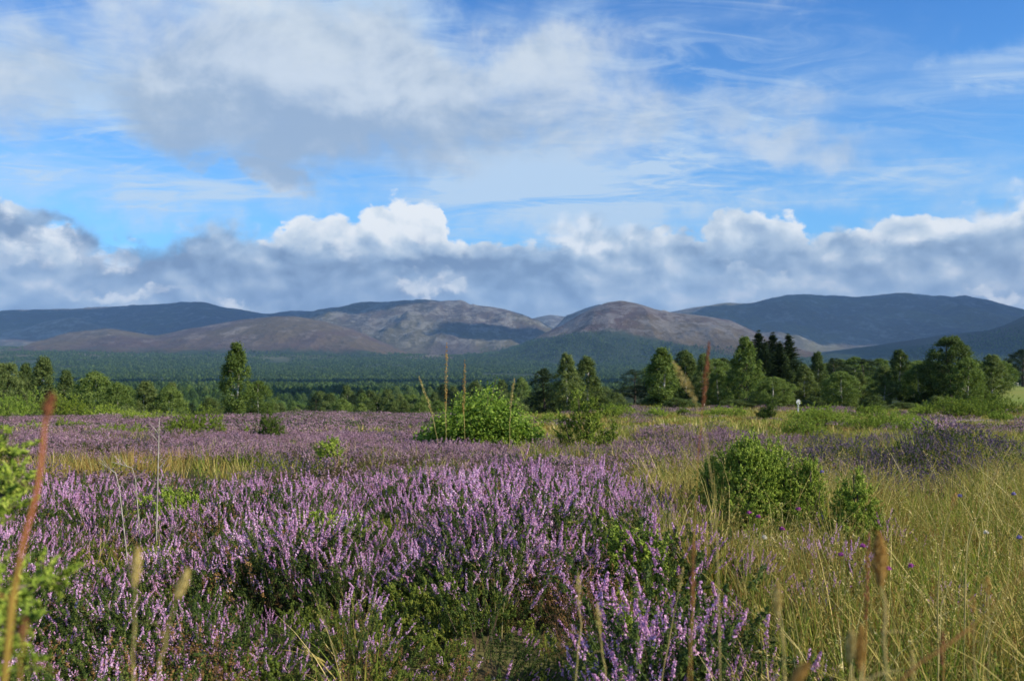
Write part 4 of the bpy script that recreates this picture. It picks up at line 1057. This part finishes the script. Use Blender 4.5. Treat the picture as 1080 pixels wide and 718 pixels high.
# wild flowers
FL = [(867, 498, 'b', 'violet blue flower in front of the open juniper'), (1012, 523, 'b', 'violet blue flower below the dark heather mound'), (1069, 521, 'b', 'violet blue flower near the right edge, upper one'),
      (1075, 567, 'b', 'violet blue flower near the right edge, lower one'), (790, 541, 'm', 'magenta flower below the large juniper, left of a close pair'), (800, 545, 'm', 'magenta flower below the large juniper, right of a close pair'),
      (842, 537, 'm', 'magenta flower high in the grass right of the large juniper'), (825, 558, 'm', 'dark magenta flower low in the grass below the large juniper'), (887, 585, 'm', 'magenta flower left of the plump orange seed head'),
      (910, 576, 'm', 'magenta flower just above the rust coloured spike'), (937, 600, 'm', 'magenta flower touching the right of the plump orange seed head'), (961, 597, 'm', 'magenta flower further right of the plump orange seed head'),
      (806, 567, 'c', 'cream flower in the grass below the large juniper'), (1040, 562, 'c', 'cream flower on the right below the leaning grass heads')]
for i, (fx, fy, kk, lb) in enumerate(FL):
    dist = np.interp(fy, [490, 540, 600], [4.6, 3.6, 2.9]); p = ray(fx, fy) * (dist / ray(fx, fy)[1]); g = G(p[0], dist)
    o = empty('wild_flower', (p[0], dist, g)); h_ = p[2] - g
    mb = MB(); mb.tube([(0, 0, -.02), (.01, 0, h_ * .5), (0, 0, h_)], [.0014, .0012, .001], 0, 5); mb.build('stalk', [M['grass_green']], o)
    rng = np.random.default_rng(200 + i); n = 34; q = rng.normal(size=(n, 3)); q[:, 2] = abs(q[:, 2]); q /= np.linalg.norm(q, axis=1, keepdims=True)
    mb = MB(); mb.leaves(np.array([0, 0, h_]) + q * .008, q + rng.normal(size=(n, 3)) * .3, .011, 0, .5, rng, axis=q)
    mb.build('petals', [M[{'b': 'petal_blue', 'm': 'petal_magenta', 'c': 'petal_cream'}[kk]]], o); tag(o, lb, 'flower')

# marker post
xg, yg = on_ground(842, 436); k_ = yg / F * .85
o = empty('marker_post', (xg, yg, G(xg, yg)))
zt = slope_of(421) * yg - G(xg, yg)
mb = MB(); w = 1.1 * k_
V = [(sx * w / 2, sy * w / 2, zz) for zz in (-.05, zt - 4 * k_) for sx, sy in ((-1, -1), (1, -1), (1, 1), (-1, 1))]
mb.grid(V, [(0, 1, 5, 4), (1, 2, 6, 5), (2, 3, 7, 6), (3, 0, 4, 7), (4, 5, 6, 7)], 0, False); mb.build('post', [M['white_paint']], o)
mb = MB(); c = zt - 3.4 * k_; ol = [(-2.6, -1.2), (-1.2, -3.0), (1.2, -3.0), (2.6, -1.2), (2.6, 1.4), (0.3, 3.4), (-.3, 3.4), (-2.6, 1.4)]
n = len(ol); fr = [(a * k_, -.06, c + b * k_) for a, b in ol]; bk = [(a * k_, -.03, c + b * k_) for a, b in ol]
V = fr + bk
Fs = [(0, 1, 2, 3), (0, 3, 4, 7), (7, 4, 5, 6)] + [(8, 11, 10, 9), (8, 15, 12, 11), (15, 14, 13, 12)] + [(i, i + 8, (i + 1) % 8 + 8, (i + 1) % 8) for i in range(8)]
mb.grid(V, Fs, 0, False); mb.build('sign_plate', [M['white_paint']], o)
tag(o, 'small white marker post with a pointed plate in front of the right hand trees', 'post')

# sheep in the field
def sheep(px_, py_, dist, rz, label):
    x_, y_, z_ = at(px_, dist); o = empty('sheep', (x_, y_, z_), rz)
    me = bpy.data.meshes.new('body')
    vs = [(0, 0, .62), (.38, 0, .64), (.62, 0, .68), (.86, 0, .80), (1.02, 0, .74), (-.4, 0, .64), (-.58, 0, .56),
          (.42, .14, .36), (.44, .14, 0), (.42, -.14, .36), (.44, -.14, 0), (-.40, .15, .38), (-.46, .15, 0), (-.40, -.15, .38), (-.46, -.15, 0)]
    es = [(0, 1), (1, 2), (2, 3), (3, 4), (0, 5), (5, 6), (1, 7), (7, 8), (1, 9), (9, 10), (5, 11), (11, 12), (5, 13), (13, 14)]
    me.from_pydata(vs, es, []); me.materials.append(M['wool'])
    b = bpy.data.objects.new('body', me); ROOT.objects.link(b); b.parent = o
    md = b.modifiers.new('skin', 'SKIN'); rr = [.30, .29, .2, .12, .06, .29, .12, .09, .035, .09, .035, .10, .035, .10, .035]
    for i, v in enumerate(me.skin_vertices[0].data): v.radius = (rr[i], rr[i]); v.use_root = (i == 0)
    s_ = b.modifiers.new('sub', 'SUBSURF'); s_.levels = s_.render_levels = 2
    hb = MB(); hb.tube([(.84, 0, .84), (.94, 0, .80), (1.06, 0, .70), (1.10, 0, .67)], [.05, .085, .05, .01], 0, 8)
    for s in (-1, 1): hb.tube([(.86, s * .06, .86), (.86, s * .14, .84)], [.03, .008], 0, 5)
    hb.build('face', [M['dark_face']], o)
    tag(o, label, 'sheep')
sheep(1066.5, 400, 212, .3, 'left one of two tiny white sheep at the top of the field')
sheep(1070.5, 400, 205, 2.9, 'right one of two tiny white sheep at the top of the field')

# ------------------------------------------------------------------ clouds that shade the far hills (high overhead, out of frame)
SUN_AZ = math.radians(112); SUN_EL = math.radians(33)     # clockwise from the view direction, from the right and a little behind
SV = np.array([math.sin(SUN_AZ) * math.cos(SUN_EL), math.cos(SUN_AZ) * math.cos(SUN_EL), math.sin(SUN_EL)])
cm, nt = newmat('cloud_white'); nb = NB(nt)
dfs = nb.n('ShaderNodeBsdfDiffuse'); dfs.inputs[0].default_value = (.8, .8, .8, 1); tl = nb.n('ShaderNodeBsdfTranslucent'); tl.inputs[0].default_value = (.8, .8, .8, 1)
ms = nb.n('ShaderNodeMixShader'); ms.inputs[0].default_value = .45; nb.l(dfs.outputs[0], ms.inputs[1]); nb.l(tl.outputs[0], ms.inputs[2])
oo = nb.n('ShaderNodeOutputMaterial'); nb.l(ms.outputs[0], oo.inputs[0])
def cloud(tx, ty, tz, alt, rx, ry, rz, seed, label):
    c = np.array([tx, ty, tz]) + SV * ((alt - tz) / SV[2])
    nu, nv = 72, 36; u = np.linspace(0, 2 * PI, nu, endpoint=False); v = np.linspace(.02, PI - .02, nv)
    U, Vv = np.meshgrid(u, v); X = np.sin(Vv) * np.cos(U); Y = np.sin(Vv) * np.sin(U); Z = np.cos(Vv)
    nz = .62 + .75 * fbm(X * 2.2 + Z + seed, Y * 2.2 - Z, 5, seed)
    Z2 = np.where(Z < 0, Z * .35, Z)
    V = np.stack([X * rx * nz, Y * ry * nz, Z2 * rz * nz], -1).reshape(-1, 3)
    Fs = [(i * nu + j, (i + 1) * nu + j, (i + 1) * nu + (j + 1) % nu, i * nu + (j + 1) % nu) for i in range(nv - 1) for j in range(nu)]
    mb = MB(); mb.grid(V, Fs); o = mb.build('cloud', [cm]); o.location = tuple(c); tag(o, label, 'cloud', kind='stuff')
cloud(-3900, 10300, 400, 5200, 2700, 1900, 500, 3, 'high cloud shading the far left hills')
cloud(3900, 9600, 300, 4600, 2600, 2200, 500, 5, 'high cloud shading the far right range')
cloud(3300, 5200, 100, 3300, 1300, 900, 350, 6, 'high cloud shading the right hand spur')
cloud(-200, 7800, 150, 4600, 700, 350, 200, 9, 'small high cloud shading the glen below the middle hill')
cloud(400, 9800, 500, 5000, 480, 700, 200, 12, 'small high cloud shading the right flank of the middle hill')
cloud(-300, 1000, 0, 1500, 1000, 150, 60, 8, 'thin high cloud shading a near strip of the forest')
cloud(-300, 2500, 0, 2000, 1500, 330, 90, 14, 'thin high cloud shading a far strip of the forest')

# ------------------------------------------------------------------ haze
bm_v = [(-13000, -400, -70), (13000, -400, -70), (13000, 16500, -70), (-13000, 16500, -70), (-13000, -400, 1320), (13000, -400, 1320), (13000, 16500, 1320), (-13000, 16500, 1320)]
HAZE = True
if HAZE:
    me = bpy.data.meshes.new('haze'); me.from_pydata(bm_v, [], [(0, 3, 2, 1), (4, 5, 6, 7), (0, 1, 5, 4), (1, 2, 6, 5), (2, 3, 7, 6), (3, 0, 4, 7)])
    hz, nt = newmat('haze_air'); nb = NB(nt)
    pv = nb.n('ShaderNodeVolumePrincipled'); pv.inputs['Color'].default_value = (.31, .58, 1., 1); pv.inputs['Density'].default_value = 3.7e-5; pv.inputs['Anisotropy'].default_value = 0.
    oo = nb.n('ShaderNodeOutputMaterial'); nb.l(pv.outputs[0], oo.inputs['Volume'])
    me.materials.append(hz); ho = bpy.data.objects.new('haze', me); ROOT.objects.link(ho); tag(ho, 'thin blue haze in the air', 'haze', kind='stuff')

# ------------------------------------------------------------------ sky
w = bpy.data.worlds.new('World'); sc.world = w; w.use_nodes = True; nt = w.node_tree; nt.nodes.clear(); nb = NB(nt); nb.dims = '2D'
sky = nb.n('ShaderNodeTexSky', sky_type='NISHITA'); sky.sun_disc = False; sky.sun_elevation = SUN_EL; sky.sun_rotation = SUN_AZ
sky.altitude = 300; sky.air_density = 1.0; sky.dust_density = .6; sky.ozone_density = 2.0
tc = nb.n('ShaderNodeTexCoord'); Dv = nb.v('NORMALIZE', tc.outputs['Generated'])
sp = nb.n('ShaderNodeSeparateXYZ'); nb.l(Dv, sp.inputs[0]); dx, dy, dz = sp.outputs
az = nb.m('MULTIPLY', nb.m('ARCTAN2', dx, dy), 180 / PI)     # degrees to the right of the view
el = nb.m('MULTIPLY', nb.m('ARCSINE', dz), 180 / PI)
def deg(px, py):
    r = ray(px, py); return math.degrees(math.atan2(r[0], r[1])), math.degrees(math.asin(r[2] / np.linalg.norm(r)))
def vec(x_, y_, z_=0.):
    c = nb.n('ShaderNodeCombineXYZ'); nb.put(c.inputs[0], x_); nb.put(c.inputs[1], y_); nb.put(c.inputs[2], z_); return c.outputs[0]
ae = vec(az, el)
wn = nb.noise(ae, .12, 4, .55, 0, 1); wrp = nb.v('SCALE', nb.v('SUBTRACT', wn, (.5, .5, .5)), 7.)
wn2 = nb.noise(ae, .5, 5, .6, 0, 1); wrp2 = nb.v('SCALE', nb.v('SUBTRACT', wn2, (.5, .5, .5)), 2.4)
aw = nb.v('ADD', nb.v('ADD', ae, wrp), wrp2)
sw = nb.n('ShaderNodeSeparateXYZ'); nb.l(aw, sw.inputs[0]); awx, awy = sw.outputs[0], sw.outputs[1]
def blob(px, py, rx, ry, amp=1., rot=0., soft=1.):
    """soft cloud patch at a place in the sky, given by its direction"""
    a0, e0 = deg(px, py); kx = rx * 180 / PI / F; ky = ry * 180 / PI / F
    X = nb.m('SUBTRACT', awx, a0); Y = nb.m('SUBTRACT', awy, e0)
    if rot:
        c_, s_ = math.cos(rot), math.sin(rot)
        X, Y = nb.m('ADD', nb.m('MULTIPLY', X, c_), nb.m('MULTIPLY', Y, s_)), nb.m('SUBTRACT', nb.m('MULTIPLY', Y, c_), nb.m('MULTIPLY', X, s_))
    X = nb.m('DIVIDE', X, kx); Y = nb.m('DIVIDE', Y, ky)
    q = nb.m('SQRT', nb.m('ADD', nb.m('MULTIPLY', X, X), nb.m('MULTIPLY', Y, Y)))
    return nb.ss(q, .35, 1.35, amp, 0.)
def addall(l):
    r = l[0]
    for q in l[1:]: r = nb.m('MAXIMUM', r, q)
    return r
K = 10.   # cloud brightness is given as seen; the Background strength is 1/K
def lin(r, g, b): return tuple((v / 255 / 12.92 if v < 10 else ((v / 255 + .055) / 1.055) ** 2.4) * K * .73 for v in (r, g, b))
tint = nb.mix(nb.ss(el, 8., 23.), (.56, 1.03, 1.40), (.33, .79, 1.30))
base = nb.mix(1., sky.outputs[0], tint, 'MULTIPLY')
# high thin veil
pz = nb.m('ADD', dz, .08)
pr = nb.n('ShaderNodeVectorMath', operation='DIVIDE'); nb.l(Dv, pr.inputs[0]); nb.l(vec(pz, pz, pz), pr.inputs[1]); PR = nb.v('MULTIPLY', pr.outputs[0], (1, 1, 0))
veil_n = nb.noise(nb.v('MULTIPLY', PR, (1., 1.5, 1)), .9, 8, .62, .6)
veil_f = nb.noise(nb.v('ADD', nb.v('MULTIPLY', PR, (1.3, 2.6, 1)), (4, 7, 0)), 2.6, 9, .68, .9)
vz = addall([blob(650, 120, 290, 120, .85), blob(640, 200, 270, 62, 1.3), blob(900, 205, 180, 36, .8), blob(560, 215, 120, 30, 1.2), blob(210, 195, 180, 44, 1.05), blob(60, 110, 170, 95, 1.0), blob(820, 212, 160, 26, .8), blob(1060, 65, 80, 30, .9), blob(960, 130, 170, 60, .45), blob(330, 12, 220, 40, .9), blob(30, 158, 110, 18, .9), blob(210, 195, 210, 40, .8), blob(700, 60, 150, 34, .5)])
outside = nb.m('MAXIMUM', nb.ss(nb.m('ABSOLUTE', az), 34, 50), nb.ss(el, 24, 34))
vz = nb.m('MAXIMUM', vz, nb.m('MULTIPLY', outside, .5))
vm = nb.m('MULTIPLY', vz, nb.m('ADD', nb.ss(veil_n, .34, .66, .05, .95), nb.ss(veil_f, .42, .72, 0., .5)), clamp=True)
base = nb.mix(nb.m('MULTIPLY', vm, .85), base, lin(200, 221, 240))
def fb(off, sc_, det=6, rough=.55):
    return nb.noise(nb.v('ADD', nb.v('MULTIPLY', ae, (1, 1.5, 1)), off), sc_, det, rough, .25)
# broad grey white cloud in the upper sky
o0 = (11.3, 4.7, 0); o1 = (11.3 - .7, 4.7 - 1.5, 0)
m0, m1 = fb(o0, .13, 7, .55), fb(o1, .13, 7, .55)
mz = addall([blob(340, 95, 300, 92, 1.15, -.03), blob(480, 100, 190, 72, 1.0), blob(200, 125, 120, 50, .9), blob(300, 190, 62, 20, .8, -.2), blob(220, 178, 40, 10, .6), blob(860, 158, 80, 30, .62, -.2), blob(790, 105, 110, 30, .5), blob(705, 110, 90, 34, .5), blob(640, 100, 70, 50, .45), blob(30, 100, 60, 45, .55)])
mm = nb.m('MULTIPLY', nb.ss(nb.m('ADD', mz, nb.m('MULTIPLY', nb.m('SUBTRACT', m0, .5), 1.5)), .08, 1.0), .90)
ml = nb.m('ADD', nb.m('MULTIPLY', nb.m('SUBTRACT', m1, m0), -1.9), .62)
ml = nb.m('SUBTRACT', ml, nb.m('ADD', blob(320, 148, 280, 50, .5), blob(300, 190, 80, 24, .35)))
ml = nb.m('SUBTRACT', ml, blob(150, 120, 90, 60, .25))
mcol = nb.mix(nb.ss(ml, 0., .95), lin(160, 180, 204), lin(214, 224, 233))
base = nb.mix(mm, base, mcol)
# cumulus banks over the hills: each layer has its own top edge
def puff(off, sc_, smooth=.6):
    vv = nb.n('ShaderNodeTexVoronoi', feature='SMOOTH_F1', voronoi_dimensions='2D'); vv.inputs['Scale'].default_value = sc_; vv.inputs['Smoothness'].default_value = smooth; vv.inputs['Detail'].default_value = 1.5; vv.inputs['Roughness'].default_value = .55; vv.inputs['Lacunarity'].default_value = 2.3
    nb.l(nb.v('ADD', nb.v('ADD', nb.v('MULTIPLY', ae, (1, 1.25, 1)), off), nb.v('SCALE', wrp2, .4)), vv.inputs['Vector']); return vv.outputs['Distance']
def bank(base, EDGE, off, dark, mid, light, white, whites, darks, crisp, thick, sc_=.34):
    fc = nb.n('ShaderNodeFloatCurve'); cv = fc.mapping.curves[0]
    ptsc = [((deg(a, b)[0] + 36) / 72, deg(a, b)[1] / 20) for a, b in EDGE]
    ptsc = [(0., ptsc[0][1])] + [p for p in ptsc if 0.01 < p[0] < .99] + [(1., ptsc[-1][1])]
    while len(cv.points) < len(ptsc): cv.points.new(.5, .5)
    for p, (a, b) in zip(cv.points, ptsc): p.location = (a, b)
    fc.mapping.update()
    nw = nb.noise(nb.v('ADD', ae, off), 1.1, 6, .6)
    azw = nb.m('ADD', az, nb.m('MULTIPLY', nb.m('SUBTRACT', nw, .5), .9))
    nb.l(nb.m('DIVIDE', nb.m('ADD', azw, 36.), 72.), fc.inputs[1])
    edge = nb.m('MULTIPLY', fc.outputs[0], 20.)
    pf = puff(off, sc_); o2 = (off[0] - .42, off[1] - .62, 0); p1 = puff(o2, sc_)
    din = nb.m('SUBTRACT', edge, el)
    din = nb.m('ADD', din, nb.m('MULTIPLY', nb.m('SUBTRACT', .5, pf), 1.5))
    din = nb.m('ADD', din, nb.m('MULTIPLY', nb.m('SUBTRACT', fb((off[0] + 2, off[1] + 5, 0), .9, 7, .62), .5), 1.3))
    msk = nb.ss(din, -crisp * .3, crisp)
    q0, q1 = fb((off[0] + 5.1, off[1], 0), .2, 6, .5), fb((off[0] + 4.6, off[1] - 1.1, 0), .2, 6, .5)
    rel = nb.m('ADD', nb.m('MULTIPLY', nb.m('SUBTRACT', q0, q1), 1.7), nb.m('MULTIPLY', nb.m('SUBTRACT', p1, pf), .5))
    rel = nb.m('ADD', rel, nb.m('MULTIPLY', nb.m('SUBTRACT', fb((off[0] - 3, off[1] + 9, 0), .075, 4, .5), .5), 1.3))
    bl = nb.m('ADD', .40, rel)
    bl = nb.m('ADD', bl, nb.ss(din, 0., thick, .30, 0.))
    bl = nb.m('ADD', bl, addall([blob(*w_) for w_ in whites])); bl = nb.m('SUBTRACT', bl, addall([blob(*w_) for w_ in darks]))
    c = ramp(nb, bl, [(0., tuple(v / K for v in lin(*dark))), (.36, tuple(v / K for v in lin(*mid))), (.68, tuple(v / K for v in lin(*light))), (1., tuple(v / K for v in lin(*white)))])
    c = nb.v('SCALE', c, K)
    return msk, c, bl
# back layer: bright heaps
E0 = [(-80, 190), (0, 212), (60, 232), (110, 250), (150, 262), (230, 250), (290, 240), (330, 224), (370, 226), (395, 214), (430, 208), (462, 214), (475, 238), (520, 250), (620, 250), (700, 240), (745, 232), (770, 218), (800, 214), (832, 222), (860, 240), (900, 236), (960, 214), (1000, 214), (1040, 220), (1080, 215), (1160, 190)]
k0, c0, _ = bank(base, E0, (3, 3, 0), (150, 172, 202), (176, 196, 218), (214, 226, 236), (246, 249, 250), [(400, 236, 90, 40, .55), (800, 236, 70, 30, .35), (60, 262, 90, 34, .45), (985, 224, 50, 18, .4), (460, 305, 60, 20, .5), (200, 312, 160, 14, .5), (1050, 315, 60, 14, .5)], [(250, 262, 60, 14, .2)], .38, 1.6)
base = nb.mix(nb.m('MULTIPLY', k0, nb.m('SUBTRACT', 1., blob(128, 250, 24, 15, .8))), base, c0)
# front layer: grey blue body
E1 = [(-80, 196), (0, 205), (40, 210), (90, 226), (135, 238), (165, 250), (190, 238), (240, 230), (290, 238), (320, 248), (380, 252), (440, 252), (480, 250), (530, 246), (580, 232), (630, 222), (680, 232), (720, 244), (760, 248), (820, 244), (880, 238), (920, 236), (960, 232), (1005, 224), (1045, 206), (1080, 196), (1160, 180)]
k1, c1, bl1 = bank(base, E1, (14.3, 7.7, 0), (122, 146, 178), (154, 178, 206), (190, 208, 226), (240, 245, 249), [(560, 236, 60, 14, .25), (640, 228, 60, 16, .25), (1050, 204, 60, 14, .25), (520, 250, 60, 12, .2), (660, 290, 80, 30, .12), (960, 270, 120, 40, .12)], [(200, 262, 130, 30, .16), (290, 290, 160, 22, .18), (560, 275, 120, 26, .08), (60, 228, 90, 14, .12), (760, 285, 60, 26, .10)], 1.15, 1.5)
holes = addall([blob(75, 256, 66, 17, .95), blob(10, 268, 50, 12, .6), blob(128, 250, 20, 12, 1.), blob(240, 315, 46, 7, .9), blob(130, 318, 50, 7, .8), blob(460, 304, 40, 10, .8), blob(415, 240, 60, 12, .4), blob(800, 306, 70, 8, .6), blob(1055, 318, 46, 8, .8), blob(700, 300, 40, 10, .3), blob(870, 262, 30, 16, .3)])
hn = nb.ss(fb((1.5, 3.5, 0), .5, 7, .6), .38, .58, .35, 1.)
k1 = nb.m('MULTIPLY', k1, nb.m('SUBTRACT', 1., nb.m('MULTIPLY', holes, hn)), clamp=True)
c1 = nb.mix(nb.ss(el, 3.6, 8.0, .35, 0.), c1, lin(150, 172, 205))
base = nb.mix(nb.m('MULTIPLY', k1, .97), base, c1)
below = nb.ss(el, -4., -.5, 1., 0.)
base = nb.mix(below, base, lin(110, 120, 130))
bg = nb.n('ShaderNodeBackground'); nb.l(base, bg.inputs[0]); bg.inputs[1].default_value = 1 / K
oo = nb.n('ShaderNodeOutputWorld'); nb.l(bg.outputs[0], oo.inputs[0])
w.cycles.sampling_method = 'MANUAL'; w.cycles.sample_map_resolution = 512

# sun
sl = bpy.data.lights.new('sun', 'SUN'); sl.energy = 5.0; sl.angle = math.radians(.53); sl.color = (1., .90, .70)
so = bpy.data.objects.new('sun', sl); ROOT.objects.link(so); so.rotation_euler = Vector(tuple(SV)).to_track_quat('Z', 'Y').to_euler()

# camera
cam = bpy.data.cameras.new('camera'); co = bpy.data.objects.new('camera', cam); ROOT.objects.link(co)
cam.sensor_width = 36; cam.lens = 36 * F / 1080; co.rotation_euler = (PI / 2 + PITCH, 0, 0); cam.clip_start = .05; cam.clip_end = 40000
cam.dof.use_dof = True; cam.dof.focus_distance = 5.; cam.dof.aperture_fstop = 5.6
sc.camera = co
sc.view_settings.view_transform = 'Standard'; sc.view_settings.look = 'None'; sc.view_settings.exposure = .52; sc.view_settings.gamma = 1.; sc.view_settings.use_curve_mapping = False
sc.render.engine = 'CYCLES'
cy = sc.cycles; cy.max_bounces = 5; cy.diffuse_bounces = 2; cy.glossy_bounces = 1; cy.transmission_bounces = 3; cy.transparent_max_bounces = 4; cy.volume_bounces = 0
cy.use_denoising = True; cy.denoiser = 'OPENIMAGEDENOISE'; cy.denoising_input_passes = 'RGB_ALBEDO_NORMAL'; cy.denoising_prefilter = 'ACCURATE'
cy.use_adaptive_sampling = False; cy.caustics_reflective = False; cy.caustics_refractive = False
cy.sample_clamp_indirect = 4
